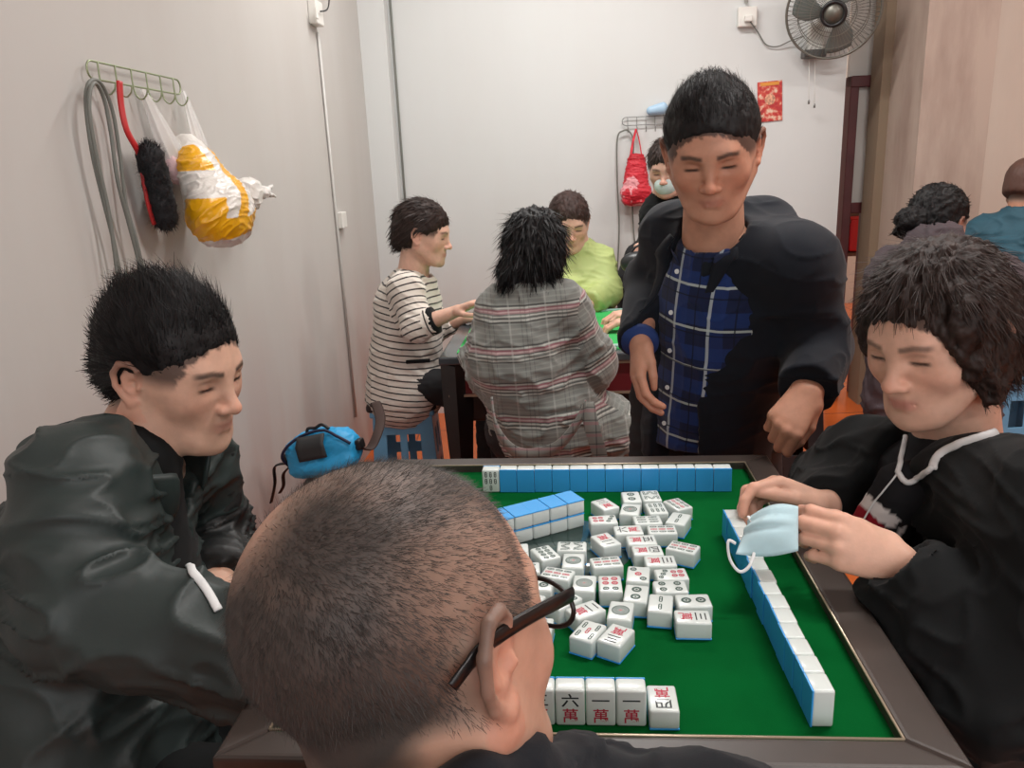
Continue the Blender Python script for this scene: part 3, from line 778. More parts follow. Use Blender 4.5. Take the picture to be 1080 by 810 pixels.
def ribbons(roots, dirs, length, w, bend=None, seg=3, nrm=None, taper=.25):
    """thin tapering hair locks as quads"""
    n = len(roots); vs = []; L = np.broadcast_to(np.asarray(length, float), (n,))
    side = np.cross(dirs, nrm if nrm is not None else np.array([0, 0, 1.])); side /= np.maximum(np.linalg.norm(side, axis=1), 1e-6)[:, None]
    p = roots.copy(); d = dirs.copy(); pts = []
    for i in range(seg+1):
        wi = w*(1-(1-taper)*(i/seg)**1.5); pts.append(p-side*wi/2); pts.append(p+side*wi/2)
        if bend is not None: d = d+bend/seg; d /= np.linalg.norm(d, axis=1)[:, None]
        p = p+d*(L/seg)[:, None]
    v = np.stack(pts, 1).reshape(-1, 3); m = 2*(seg+1); base = np.arange(n)[:, None]*m
    f = np.concatenate([np.stack([base[:, 0]+2*i, base[:, 0]+2*i+1, base[:, 0]+2*i+3, base[:, 0]+2*i+2], 1) for i in range(seg)])
    return v, f
def scatter(v, f, n, rs, mask=None):
    q = v[f]; ar = np.linalg.norm(np.cross(q[:, 2]-q[:, 0], q[:, 3]-q[:, 1]), axis=1)
    if mask is not None: ar = ar*mask(q.mean(1))
    c = np.cumsum(ar); k = np.searchsorted(c, rs.rand(n)*c[-1]); a, b = rs.rand(n, 1), rs.rand(n, 1)
    p = q[k, 0]*(1-a)*(1-b)+q[k, 1]*a*(1-b)+q[k, 2]*a*b+q[k, 3]*(1-a)*b
    nn = np.cross(q[k, 2]-q[k, 0], q[k, 3]-q[k, 1]); return p, nn/np.linalg.norm(nn, axis=1)[:, None]
def hair_mat(name, col, rough=.55):
    return mat(name, col, rough, spec=.25, noise=(40, .3, 4))
M_hair = hair_mat('black_hair', srgb(20, 18, 19)); M_hair_b = hair_mat('dark_brown_hair', srgb(44, 32, 28)); M_hair_c = hair_mat('brown_hair', srgb(58, 42, 38))
def hair_cap_ops(T, r=.010, low=-.045, front=.045, fringe=.03, side=.0):
    """hair following the skull: low = nape height, front = hairline height at the forehead"""
    o = [('u', ell((0, -.013, .040), (.0785+r*.8, .094+r, .084+r), None, T), 0)]
    o += [('u', ell((0, -.030, -.005), (.074+r*.6, .075+r, .060), None, T), .02)]
    o += [('s', ell((0, .100, front-.085), (.085, .072, .085), None, T), .008)]
    for s in (-1, 1): o += [('s', ell((s*.085, .012, -.022), (.03, .032, .040), None, T), .006)]
    o += [('i', half((0, 0, low), (0, -.35, -1), T), .01)]
    return o
DEFM = lambda q: ((q[:, 2] > .025) | (q[:, 1] < -.02)) & ((q[:, 2] > .075) | (q[:, 1] < .045))
def hair_obj(parent, ops, T, m, h=.003, n=6000, length=.03, w=.0012, flow=None, seed=1, amp=.003, lift=.35, mask=None, name='hair', extra=None, gravity=0):
    v, f = Vol(ops, h).surf(); v = relax(v, f, 1); nr = vnormals(v, f); q = T.inv(v)
    v = v+nr*(amp*fbm(q*np.array([1, .45, .45]), 130, seed, 3))[:, None]
    rs = np.random.RandomState(seed); p, nn = scatter(v, f, n, rs, (lambda c: mask(T.inv(c)).astype(float)) if mask else None)
    ql = T.inv(p); fd = flow(ql) if flow else np.tile([0, .3, -1.], (n, 1)); fd = fd @ T.R
    fd = fd-nn*(fd*nn).sum(1)[:, None]; fd /= np.maximum(np.linalg.norm(fd, axis=1), 1e-6)[:, None]
    d = fd+nn*lift*(.4+rs.rand(n, 1))+rs.randn(n, 3)*(.05+.2*min(lift, .6)); d /= np.linalg.norm(d, axis=1)[:, None]
    bend = -nn*lift*.8+rs.randn(n, 3)*.12+np.array([0, 0, -gravity])
    ln = (length(ql) if callable(length) else length)*(.6+.7*rs.rand(n))*np.where(DEFM(ql), 1, .38)
    parts = [(v, f), ribbons(p-nn*.001, d, ln, w, bend, 4, nn)]
    if extra: parts += extra
    V_, F_ = merge(parts)
    return link_mesh(name, np_mesh(name, V_, F_), m, parent)
def folds(amp=.005, s=9, seed=0, pts=(), ax=None):
    """cloth creases: sharp ridges over broad swells, stronger near the given joints"""
    def f(v, n):
        q = v.copy()
        w = np.stack([noise3(q, 5, seed+5), noise3(q, 5, seed+6), noise3(q, 5, seed+7)], 1)*.055
        q = (q+w)*np.array(ax if ax is not None else (1, 1, 1.7))
        r1 = 1-np.abs(noise3(q, s, seed)); r2 = 1-np.abs(noise3(q, s*2.1, seed+2))
        r3 = 1-np.abs(noise3(q*np.array([1, 1, 2.2]), s*1.5, seed+9))
        g = (r1**5-.3)*1.1+(r2**5-.3)*.45+(r3**7-.2)*.8
        k = np.ones(len(v))*.75
        for p, rad, st in pts: k = k+st*np.exp(-(np.linalg.norm(v-np.asarray(p), axis=1)/rad)**2)
        return amp*g*k
    return f
def seg_uv(bones, scale=1.0):
    """cloth laid along each bone: u round it, v along it; one panel per bone"""
    def f(v, faces):
        c = v[faces].mean(1); best = np.full(len(c), 1e9); idx = np.zeros(len(c), int); loc = []
        for i, (a, b, ref, r, mode) in enumerate(bones):
            a, b = np.asarray(a), np.asarray(b); ba = b-a; L = np.linalg.norm(ba); t = np.clip((c-a)@ba/L**2, 0, 1)
            d = np.linalg.norm(c-a-t[:, None]*ba, axis=1)-r; m = d < best; best[m] = d[m]; idx[m] = i
        uv = np.zeros((len(faces), faces.shape[1], 2))
        for i, (a, b, ref, r, mode) in enumerate(bones):
            m = idx == i
            if not m.any(): continue
            a = np.asarray(a); w = unit(np.asarray(b)-a); ref = np.asarray(ref, float); u_ = unit(ref-w*(ref@w)); x_ = np.cross(w, u_)
            P = v[faces[m]]-a; vv = P@w; pu, px_ = P@u_, P@x_
            if mode == 'flat': uu = pu
            else:
                Pc = c[m]-a; a0 = np.arctan2(Pc@x_, Pc@u_)[:, None]; an = np.arctan2(px_, pu); an = a0+(an-a0+math.pi) % (2*math.pi)-math.pi; uu = an*r
            uv[m, :, 0] = uu; uv[m, :, 1] = vv
        return uv.reshape(-1, 2)*scale
    return f
from mathutils.bvhtree import BVHTree
def tree_of(ob):
    me = ob.data; co = np.zeros(len(me.vertices)*3, np.float32); me.vertices.foreach_get('co', co); co = co.reshape(-1, 3)
    return BVHTree.FromPolygons([tuple(c) for c in co.tolist()], [tuple(p.vertices) for p in me.polygons])
def drape(bvh, p, d, off):
    h = bvh.ray_cast(Vector(tuple(p)), Vector(tuple(-np.asarray(d)))); return np.asarray(h[0])+np.asarray(d)*off if h[0] is not None else None
def lay(trees, pts, off, n=6):
    """a cord lying on cloth: each seen point dropped onto the nearest surface"""
    out = []
    for px, py in [tuple(q) for q in smooth_path([V3(a, b, 0)[:2] for a, b in pts], n)]:
        d = unit(_ray(px, py)); best = None
        for t in trees:
            h = t.ray_cast(Vector(tuple(CAMP)), Vector(tuple(d)))
            if h[0] is not None and (best is None or h[3] < best[1]): best = (np.asarray(h[0])+np.asarray(h[1])*off*(1 if np.asarray(h[1])@d < 0 else -1), h[3])
        if best is not None: out.append(best[0])
    return out
class Person:
    def __init__(s, label, base, J, T, skin=(205, 160, 136), fem=False, near=True, ears=(1, 1), hair_col=None, fat=.004, brow=(40, 34, 32), group=None, seat=True):
        """J: joints P pelvis, C chest, N neck base, SL/SR shoulders, EL/ER elbows, WL/WR wrists, HL/HR hips..., hands: list of op lists"""
        s.J = J; s.T = T; s.u = unit(np.asarray(J['SR'])-np.asarray(J['SL'])); s.base = SK(*skin)
        s.root = empty('person', base, label, 'person', group)
        hb = .0028 if near else .004
        ho = head_ops(T, fem, fat, ears)
        nb = np.asarray(J['N']); ho.append(('u', ecap(T.p((0, -.022, -.045)), nb, (.052*T.k, .054*T.k), (.062, .060), s.u), .022))
        hv, hf = Vol(ho, hb).surf(); hv = relax(hv, hf, 1, .4)
        cols = [head_color(hv, T, s.base, fem, hair_col, brow)]; parts = [(hv, hf)]
        P, Cc = J['P'], J['C']; W = J.get('w', 1.0)
        bo = [('u', ecap(P, Cc, (.135*W, .095*W), (.150*W, .100*W), s.u), .03), ('u', ecap(Cc, nb, (.140*W, .095*W), (.060, .055), s.u), .03),
              ('u', cap(J['SL'], J['SR'], .045, .045), .03)]
        for e in 'LR':
            bo += [('u', cap(J['S'+e], J['E'+e], .042, .034), .02), ('u', cap(J['E'+e], J['W'+e], .034, .022), .01)]
            if 'K'+e in J:
                h_ = np.asarray(P)+s.u*(.085 if e == 'R' else -.085)
                bo += [('u', cap(h_, J['K'+e], .058, .044), .03), ('u', cap(J['K'+e], J['A'+e], .042, .030), .01)]
        bv, bf = Vol(bo, .011).surf(); parts.append((bv, bf)); cols.append(np.tile(s.base, (len(bv), 1)))
        for e in 'LR':
            if 'hand'+e in J:
                hd = J['hand'+e]; el, wr = np.asarray(J['E'+e]), np.asarray(J['W'+e]); st = wr+unit(el-wr)*.09
                ops = [('u', ecap(st, wr, (.034, .030), (.027, .021), J.get('hu'+e, s.u)), 0)]+hd
                v, f = Vol(ops, .0023 if near else .0034).surf(); v = relax(v, f, 1, .5); parts.append((v, f))
                c = np.tile(s.base, (len(v), 1)); m = sstep(.06, .15, np.linalg.norm(v-wr, axis=1))[:, None]*.35
                c = c*(1-m)+s.base*np.array([1.08, .76, .70])*m; cols.append(c)
        v, f = merge(parts)
        s.body = link_mesh('body', np_mesh('body', v, f, {'Col': np.concatenate(cols)}), M_skin, s.root)
    def sleeve_ops(s, e, r=(.062, .055, .042), cut=.0, k=.02):
        J = s.J; S_, E_, W_ = (np.asarray(J[a+e]) for a in 'SEW'); d = unit(W_-E_); end = W_-d*cut
        o = [('u', cap(E_, end+d*.02, r[1], r[2]), 0)]
        ref = V3(0, 0, 1) if abs(d[2]) < .9 else V3(1, 0, 0); x = unit(np.cross(ref, d)); R = np.array([x, d, np.cross(x, d)])
        o += [('s', rbox(end+d*.06, (.09, .06, .09), .002, R), .004)]
        o += [('u', cap(S_, E_, r[0], r[1]), k)]
        return o
    def cuff(s, e, r, m, cut=0, name='cuff', w=.02):
        J = s.J; d = unit(np.asarray(J['W'+e])-J['E'+e]); p = np.asarray(J['W'+e])-d*cut
        bm = bmesh.new(); add_tube(bm, [p-d*w, p-d*w*.5, p], [r*.98, r*1.03, r], 20); return from_bm(name, bm, m, s.root, True)
    def trousers(s, m, r=(.095, .07, .055), shoes=None):
        J = s.J; o = []
        P = np.asarray(J['P'])
        for e in 'LR':
            h_ = P+s.u*(.08 if e == 'R' else -.08); o += [('u', cap(h_, J['K'+e], r[0], r[1]), .03), ('u', cap(J['K'+e], np.asarray(J['A'+e])+V3(0, 0, .02), r[1], r[2]), .015)]
        o += [('u', ecap(P+V3(0, 0, -.02), P+V3(0, 0, .1), (.15, .115), (.14, .1), s.u), .04)]
        soft('trousers', o, .009, m, s.root, folds(.006, 9, 3))
        for e in 'LR':
            a = np.asarray(J['A'+e]); kd = np.asarray(J.get('toe', unit(V3(*(np.asarray(J['KL'])-P)[:2], 0)+1e-6))); a = V3(a[0], a[1], .0)
            o = [('u', ecap(a+V3(0, 0, .045), a+kd*.15+V3(0, 0, .032), (.040, .045), (.042, .028), np.cross(kd, (0, 0, 1))), 0), ('i', half(a+V3(0, 0, .003), (0, 0, -1)), .004)]
            soft('shoe', o, .007, shoes or M_shoe, s.root)
M_shoe = mat('black_shoe_leather', srgb(28, 26, 28), .4)
def ring_band(name, centre, R, rx, ry, h, thick, m, parent, a0=0, a1=360, tilt=None, flare=0, n=40):
    """a standing collar: open band round the neck; angle 0 = own right, 90 = front (local frame rows R)"""
    bm = bmesh.new(); rows = []
    for i in range(n+1):
        a = math.radians(a0+(a1-a0)*i/n); c_, s_ = math.cos(a), math.sin(a); dz = tilt(a) if tilt else 0
        hh = h(math.degrees(a)) if callable(h) else h
        pr = []
        for (rad, z) in ((0, 0), (flare, hh), (flare+thick, hh), (thick, 0)):
            pr.append(bm.verts.new(tuple(np.asarray(centre)+R[0]*(rx+rad)*c_+R[1]*(ry+rad)*s_+R[2]*(z+dz))))
        rows.append(pr)
    for i in range(n):
        for k in range(4): bm.faces.new((rows[i][k], rows[i][(k+1) % 4], rows[i+1][(k+1) % 4], rows[i+1][k]))
    bm.faces.new(rows[0]); bm.faces.new(rows[-1][::-1])
    o = from_bm(name, bm, m, parent, True); md = o.modifiers.new('s', 'SUBSURF'); md.levels = 1; md.render_levels = 1
    return o
def stool(loc, col_m, label, h=.45, w=.3, z0=0, angle=0, group=None, name='plastic_stool'):
    """square moulded stool: tapered, with two windows in each side"""
    root = empty(name, V3(loc[0], loc[1], z0), label, 'stool', group, angle)
    R = rz(angle); o = np.array([loc[0], loc[1], z0])
    bm = bmesh.new(); P = lambda x, y, z: tuple(o+x*R[0]+y*R[1]+V3(0, 0, z))
    wt, wb = w*.42, w*.5
    def side(k):
        c, s_ = [(1, 0), (0, 1), (-1, 0), (0, -1)][k]
        hw = lambda z: wb+(wt-wb)*z/h
        xs = [-1, -.55, -.12, .12, .55, 1]; zs = [0, .12, .45, .56, .82, 1]
        grid = {}
        for i, x in enumerate(xs):
            for j, z in enumerate(zs):
                zz = z*(h-.02); q = hw(zz); grid[i, j] = bm.verts.new(P(c*q-s_*x*q, s_*q+c*x*q, zz))
        for i in range(5):
            for j in range(5):
                if j in (1, 3) and i in (1, 3): continue
                if j == 0 and i in (1, 2, 3): continue
                bm.faces.new((grid[i, j], grid[i+1, j], grid[i+1, j+1], grid[i, j+1]))
    for k in range(4): side(k)
    bmesh.ops.remove_doubles(bm, verts=bm.verts, dist=1e-4)
    body = from_bm('stool_body', bm, col_m, root); md = body.modifiers.new('t', 'SOLIDIFY'); md.thickness = .006; md.offset = -1
    bv = body.modifiers.new('b', 'BEVEL'); bv.width = .004; bv.segments = 2
    box_obj('seat', o+V3(0, 0, h-.012), (wt+.012, wt+.012, .012), col_m, root, R, .008, 3)
    return root
# ---------------------------------------------------------------- the man in front, from behind
M_navy = mat('navy_black_cloth', srgb(18, 21, 27), .85, spec=.2, noise=(14, .2), bump=(700, .3, .0006), sheen=.08)
T = Pose(at(426, 684, .45), head_R(41, 4, -13), 1.01)
fmN = T.p((0, -.045, -.125))+V3(.0, 0, -.0)
def fm_hair(q):
    x, y, z = q[:, 0], q[:, 1], q[:, 2]
    ax_ = np.abs(x)
    line = sstep(.062, .048, y-(z-.055)*.25)                       # behind the forehead line
    nape = sstep(-.110, -.070, z)
    side = 1-(sstep(-.01, .012, y)*sstep(.028, .012, z))*(ax_ > .05)   # bare in front of and round the ear
    earz = 1-np.exp(-(((y+.002)/.022)**2+((z+.004)/.034)**2))*(ax_ > .055)
    earz = earz*(1-sstep(.035, .055, ax_)*sstep(-.015, -.035, z)*sstep(-.065, -.035, y))
    crown = np.exp(-(((y+.070)/.038)**2+((x+.028)/.034)**2+((z-.096)/.036)**2))*1.3+.85*np.exp(-(((y+.0)/.050)**2+((x-.060)/.036)**2+((z-.050)/.040)**2))
    top = sstep(.085, .118, z)
    fade = sstep(-.10, .0, z)
    pat = .5+.5*fbm(q, 22, 4, 3)
    den = line*nape*side*earz*(.42+.6*fade)*(1-.88*np.clip(crown, 0, 1))*(1-.15*top)*(1-.25*sstep(-.02, .05, y))
    return np.clip(den*(.80+.45*pat), 0, .95)
J = dict(P=V3(-.02, .20, .55), C=V3(-.03, .33, .76), N=fmN+V3(.03, .02, .0), SL=V3(-.20, .33, .85), SR=V3(.125, .44, .865), EL=V3(-.26, .45, .68), ER=V3(.17, .52, .72), WL=V3(-.16, .66, .76), WR=V3(.02, .60, .73),
         KL=V3(-.16, .58, .50), KR=V3(.06, .60, .50), AL=V3(-.16, .56, .08), AR=V3(.06, .58, .08))
J['WL'] = V3(-.18, .62, .70)
J['handL'] = hand_ops(J['WL'], (.5, .4, -.6), (0, 0, -1), 1, (30, 40, 25)); J['handR'] = hand_ops(J['WR'], (-.6, .1, -.6), (0, 0, -1), -1, (30, 40, 25))
fm = Person('person from behind with thinning buzz cut and black glasses, seated at the near table edge', V3(-.03, .25, 0), J, T, (196, 152, 130), hair_col=fm_hair, fat=.009, ears=(1.08, 1.08))
# buzz-cut stubble
hv, hf = Vol(head_ops(T, False, .009, (0, 0)), .004).surf()
rs = np.random.RandomState(5)
p, nn = scatter(hv, hf, 26000, rs, lambda c: np.clip(fm_hair(T.inv(c))-.05, 0, 1))
q = T.inv(p); fl_ = np.stack([(q[:, 0]+.02)*6+(.3*(q[:, 1]+.04)), (q[:, 1]+.07)*9, -np.clip(.09-q[:, 2], 0, 1)*9], 1) @ T.R
fl_ = fl_-nn*(fl_*nn).sum(1)[:, None]; fl_ /= np.maximum(np.linalg.norm(fl_, axis=1), 1e-6)[:, None]
d = fl_+nn*.55+rs.randn(len(p), 3)*.25; d /= np.linalg.norm(d, axis=1)[:, None]
v_, f_ = ribbons(p-nn*.0005, d, .0065*(.5+rs.rand(len(p))), .00034, None, 2, nn)
link_mesh('hair', np_mesh('hair', v_, f_), hair_mat('greying_stubble', srgb(62, 57, 54), .5), fm.root)
# glasses
M_specs = mat('black_acetate', srgb(18, 17, 18), .3)
gp = smooth_path([T.p((.080, -.034, .004)), T.p((.083, -.024, .011)), T.p((.084, -.008, .017)), T.p((.081, .03, .017)), T.p((.076, .070, .013)), T.p((.070, .090, .009))], 6)
bm = bmesh.new(); add_tube(bm, gp, [.0030]*8+[.0034]*(len(gp)-8), 8, flat=(.6, 1.6))
gq = smooth_path([T.p((-.080, -.034, .004)), T.p((-.083, -.024, .011)), T.p((-.084, -.008, .017)), T.p((-.081, .03, .017)), T.p((-.076, .070, .013)), T.p((-.070, .090, .009))], 6)
add_tube(bm, gq, .0030, 8, flat=(.6, 1.6))
for s_ in (-1, 1):
    lp = [T.p((s_*(.038+.029*math.cos(a)), .104-abs(s_*(.038+.029*math.cos(a)))*.17, -.002+.017*math.sin(a))) for a in [2*math.pi*k/28 for k in range(28)]]
    add_tube(bm, lp, .0019, 6, closed=True)
add_tube(bm, smooth_path([T.p((-.010, .103, .004)), T.p((0, .106, .008)), T.p((.010, .103, .004))], 4), .0019, 6)
gl = from_bm('eyeglasses', bm, M_specs, fm.root, True); gl['label'] = 'black framed eyeglasses hooked over the ear'
M_lens = mat('clear_lens', (1, 1, 1, 1), .02, trans=1, ior=1.15)
for s_ in (-1, 1):
    bm = bmesh.new()
    a_ = [bm.verts.new(tuple(T.p((s_*(.038+.028*math.cos(a)), .104-abs(s_*(.038+.028*math.cos(a)))*.17, -.002+.016*math.sin(a))))) for a in [2*math.pi*k/28 for k in range(28)]]
    b_ = [bm.verts.new(tuple(np.array(v.co[:])+T.R[1]*.0015)) for v in a_]
    bm.faces.new(a_); bm.faces.new(b_[::-1])
    for k in range(28): bm.faces.new((a_[k], b_[k], b_[(k+1) % 28], a_[(k+1) % 28]))
    from_bm('lens', bm, M_lens, gl)
# jacket
o = fm.sleeve_ops('L', (.062, .056, .045))+fm.sleeve_ops('R', (.060, .054, .045))
o += [('u', ecap(J['P'], J['C'], (.17, .13), (.185, .125), fm.u), .04), ('u', ecap(J['C'], J['N']+V3(0, 0, -.02), (.175, .115), (.085, .08), fm.u), .04),
      ('u', cap(J['SL'], J['SR'], .062, .062), .04), ('s', cap(J['N']+V3(0, 0, -.03), T.p((0, -.02, -.04)), .066, .070), .008)]
cp = [at(395, 892, .33), at(440, 862, .345), at(500, 833, .37), at(560, 816, .41), at(612, 812, .46), at(655, 812, .52)]
o += chain(cp, [.017, .018, .019, .020, .020, .016], .02, ID)+chain([p+V3(0, -.005, -.04) for p in cp], [.035]*6, .03, ID)+[('u', cap(J['SR'], cp[4]+V3(0, 0, -.02), .05, .02), .04)]
soft('jacket', o, .005, M_navy, fm.root, folds(.006, 8, 2, [(J['ER'], .1, 1.2), (J['SR'], .1, .6)]))
cR = frame_from(unit(V3(.25, .8, -.15)), unit(V3(.05, .42, 1)))
fm.trousers(M_navy)
M_stool_b = mat('blue_stool_plastic', srgb(104, 164, 202), .4, noise=(8, .08)); M_stool_r = mat('red_stool_plastic', srgb(206, 24, 34), .4, noise=(8, .08))
stool((-.02, .20), M_stool_b, 'blue plastic stool under the balding man at the near edge', .42)
# ---------------------------------------------------------------- the seated man on the left
M_green = mat('dark_green_nylon', srgb(41, 50, 49), .5, spec=.4, noise=(5, .14), bump=(22, .22, .006))
M_blackcloth = mat('black_cloth', srgb(13, 15, 16), .85, spec=.2, noise=(10, .2), bump=(60, .2, .002), sheen=.05)
M_blacknylon = mat('black_nylon', srgb(26, 28, 28), .5, spec=.4, noise=(10, .2), bump=(30, .25, .004))
M_white = mat('white_cotton', srgb(222, 224, 224), .8)
T = Pose(at(182, 390, 1.12), head_R(110, 12, 0), 1.0)
N_ = at(138, 484, 1.06)
J = dict(N=N_, C=at(95, 610, 1.03), P=V3(-.58, .93, .52), SR=at(84, 512, .95), SL=at(204, 492, 1.25), ER=at(88, 634, .86), WR=at(300, 708, .80),
         EL=at(234, 583, 1.27), WL=at(230, 612, 1.10), KL=V3(-.24, 1.10, .50), KR=V3(-.24, .90, .50), AL=V3(-.26, 1.10, .08), AR=V3(-.26, .90, .08))
J['handR'] = hand_ops(J['WR'], unit(J['WR']-J['ER'])+V3(0, 0, -.1), (0, 0, -1), -1, (25, 30, 20))
J['handL'] = hand_ops(J['WL'], at(205, 632, 1.02)-J['WL'], (0, 0, -1), 1, (30, 40, 25), 2, k=.95)
lm = Person('person with spiky black hair in dark green jacket, seated left of the near table', V3(-.58, .95, 0), J, T, (206, 164, 142))
hair_obj(lm.root, hair_cap_ops(T, .010, -.062, .058), T, M_hair, .0032, 12000, lambda q: .020+.016*sstep(.06, .12, q[:, 2]), .0013,
         lambda q: np.stack([q[:, 0]*4, (q[:, 1]+.02)*6-.3, (q[:, 2]-.02)*9], 1), 3, .0016, .42)
o = fm_ = lm.sleeve_ops('R', (.078, .075, .062), 0.0)
o += [('u', ecap(J['P']+V3(0, 0, -.05), J['C'], (.20, .15), (.185, .14), lm.u), .05), ('u', ecap(J['C'], J['N']+V3(-.02, 0, -.03), (.165, .125), (.085, .08), lm.u), .05),
      ('u', cap(J['SR'], J['SL'], .070, .062), .05), ('u', cap(J['SL'], (J['SL']+J['EL'])/2, .07, .06), .03),
      ('s', cap(J['N']+V3(.015, 0, -.05), T.p((0, -.01, -.05)), .064, .075), .01)]
# the open front
fw = unit(np.cross(V3(0, 0, 1), lm.u)); fw = fw if fw@(V3(1, 0, 0)) > 0 else -fw
o += [('s', ecap(J['N']+fw*.12+V3(0, 0, .05), J['C']+fw*.21+V3(0, 0, -.12), (.035, .12), (.022, .09), lm.u), .01)]
jk = soft('jacket', o, .0048, M_green, lm.root, folds(.011, 6.5, 8, [(J['ER'], .14, .9), (J['WR'], .13, 1.1), (J['SR'], .12, .4)], (1, 1, 1.6)))
# lighter far sleeve in black
o = lm.sleeve_ops('L', (.066, .058, .050), .0, .03)
sl = soft('sleeve', o, .0045, M_blacknylon, lm.root, folds(.009, 9, 12, [(J['EL'], .1, .8)], (1, 1, 2.2))); sl['label'] = 'black sleeve of the raised arm'
# inner shirt and collar
o = [('u', ecap(J['P'], J['C']+fw*.01, (.155, .12), (.165, .13), lm.u), 0), ('u', ecap(J['C']+fw*.01, J['N']+V3(0, 0, -.0), (.155, .12), (.070, .068), lm.u), .04)]
soft('shirt', o, .008, M_blackcloth, lm.root, folds(.003, 12, 3))
cR = np.array([lm.u, fw, V3(0, 0, 1)]); cR = np.array([unit(np.cross(fw, V3(0, 0, 1))), fw, V3(0, 0, 1)])
ring_band('shirt_collar', J['N']+V3(0, 0, -.018), cR, .064, .066, .036, .004, M_white, lm.root, -235, 55, flare=.003)
ring_band('jacket_collar', J['N']+V3(-.015, 0, -.035), cR, .090, .096, .078, .010, M_green, lm.root, -246, 66, flare=.022, tilt=lambda a: -.045*max(0, math.sin(a)))
tj = [tree_of(jk), tree_of(sl)]
bm = bmesh.new(); add_tube(bm, lay(tj, [(190, 578), (203, 604), (218, 624), (231, 645)], .003), .0040, 8, flat=(1.2, .5))
ws = from_bm('drawstring', bm, M_white, lm.root, True); ws['label'] = 'white tape along the jacket opening'
J0 = J['WL']+unit(J['EL']-J['WL'])*.012; aw = unit(J['EL']-J['WL']); ux = unit(np.cross(aw, (0, 0, 1))); uz = np.cross(ux, aw)
bm = bmesh.new(); add_tube(bm, [J0+ux*.040*math.cos(a)+uz*.040*math.sin(a) for a in [2*math.pi*k/24 for k in range(24)]], .0045, 8, closed=True)
wb_ = from_bm('wristband', bm, M_white, lm.root, True); wb_['label'] = 'white band round the wrist'
lm.trousers(M_blackcloth)
stool((-.60, .93), M_stool_b, 'blue plastic stool under the person in the dark green jacket', .40)
# ---------------------------------------------------------------- the seated woman on the right
T = Pose(at(990, 356, 1.08), head_R(-118, 14, 3), 1.0)
N_ = at(1010, 480, 1.10)
J = dict(N=N_, C=at(1045, 640, 1.02), P=V3(.80, .98, .54), SR=at(915, 494, 1.22), SL=at(1130, 545, .84), ER=at(900, 580, 1.17), WR=at(872, 535, 1.10),
         EL=at(1050, 735, .79), WL=at(948, 596, .885), KL=V3(.44, .86, .50), KR=V3(.46, 1.12, .50), AL=V3(.46, .86, .08), AR=V3(.46, 1.12, .08), w=.95)
J['ER'] = at(872, 512, 1.33)
dL = unit(at(845, 553, .90)-J['WL'])
J['handL'] = hand_ops(J['WL'], dL, V3(.10, .75, -.45), -1, k=.95, curls=[(38, 48, 25), (42, 52, 30), (46, 55, 30), (48, 55, 30)], spread=1, tc=(12, 10), topen=16)
dR = unit(at(815, 512, 1.12)-J['WR'])
J['handR'] = hand_ops(J['WR'], dR, V3(-.1, -.55, -.8), 1, k=.95, curls=[(35, 40, 25), (40, 55, 30), (50, 65, 40), (50, 65, 40)], spread=2, tc=(15, 15), topen=18)
J['huL'] = V3(0, 0, 1); J['huR'] = V3(0, 0, 1)
rw = Person('person in black hooded jacket with white trim, seated right, holding a face mask', V3(.82, .98, 0), J, T, (214, 170, 148), fem=True, brow=(50, 38, 34))
ho = hair_cap_ops(T, .013, -.075, .056)+[('u', ell((0, -.05, -.02), (.088, .075, .085), None, T), .03)]
for s_ in (-1, 1): ho += [('u', ell((s_*.070, .018, .020), (.020, .050, .065), None, T), .02), ('u', ell((s_*.074, .005, -.035), (.016, .030, .050), None, T), .02)]
ho += [('s', ell((0, .112, -.045), (.062, .060, .100), None, T), .01)]
hair_obj(rw.root, ho, T, M_hair_b, .0030, 9000, .035, .0012, lambda q: np.stack([q[:, 0]*8, (q[:, 1]+.03)*4, -.9+q[:, 2]*5], 1), 5, .006, .07, mask=lambda q: ~((q[:, 1] > .05) & (q[:, 2] < .07)))
o = rw.sleeve_ops('L', (.085, .075, .055), .0)+rw.sleeve_ops('R', (.075, .066, .050), .0)
o += [('u', ecap(J['P']+V3(0, 0, -.05), J['C'], (.19, .15), (.20, .15), rw.u), .05), ('u', ecap(J['C'], J['N']+V3(0, 0, -.03), (.18, .13), (.085, .08), rw.u), .05),
      ('u', cap(J['SR'], J['SL'], .075, .082), .05)]
fw = unit(np.cross(V3(0, 0, 1), rw.u)); fw = fw if fw[0] < 0 else -fw
o += [('s', cap(J['N']+V3(0, 0, -.05), T.p((0, -.01, -.05)), .062, .075), .01), ('s', ecap(J['N']+fw*.11+V3(0, 0, .05), J['C']+fw*.20+V3(0, 0, -.06), (.050, .12), (.045, .10), rw.u), .01)]
o += [('s', cap(at(952, 518, .985), at(916, 570, 1.005), .038, .034), .006)]
jk = soft('jacket', o, .005, M_blackcloth, rw.root, folds(.008, 7, 21, [(J['EL'], .13, .9), (J['WL'], .12, .8)], (1, 1, 1.6)))
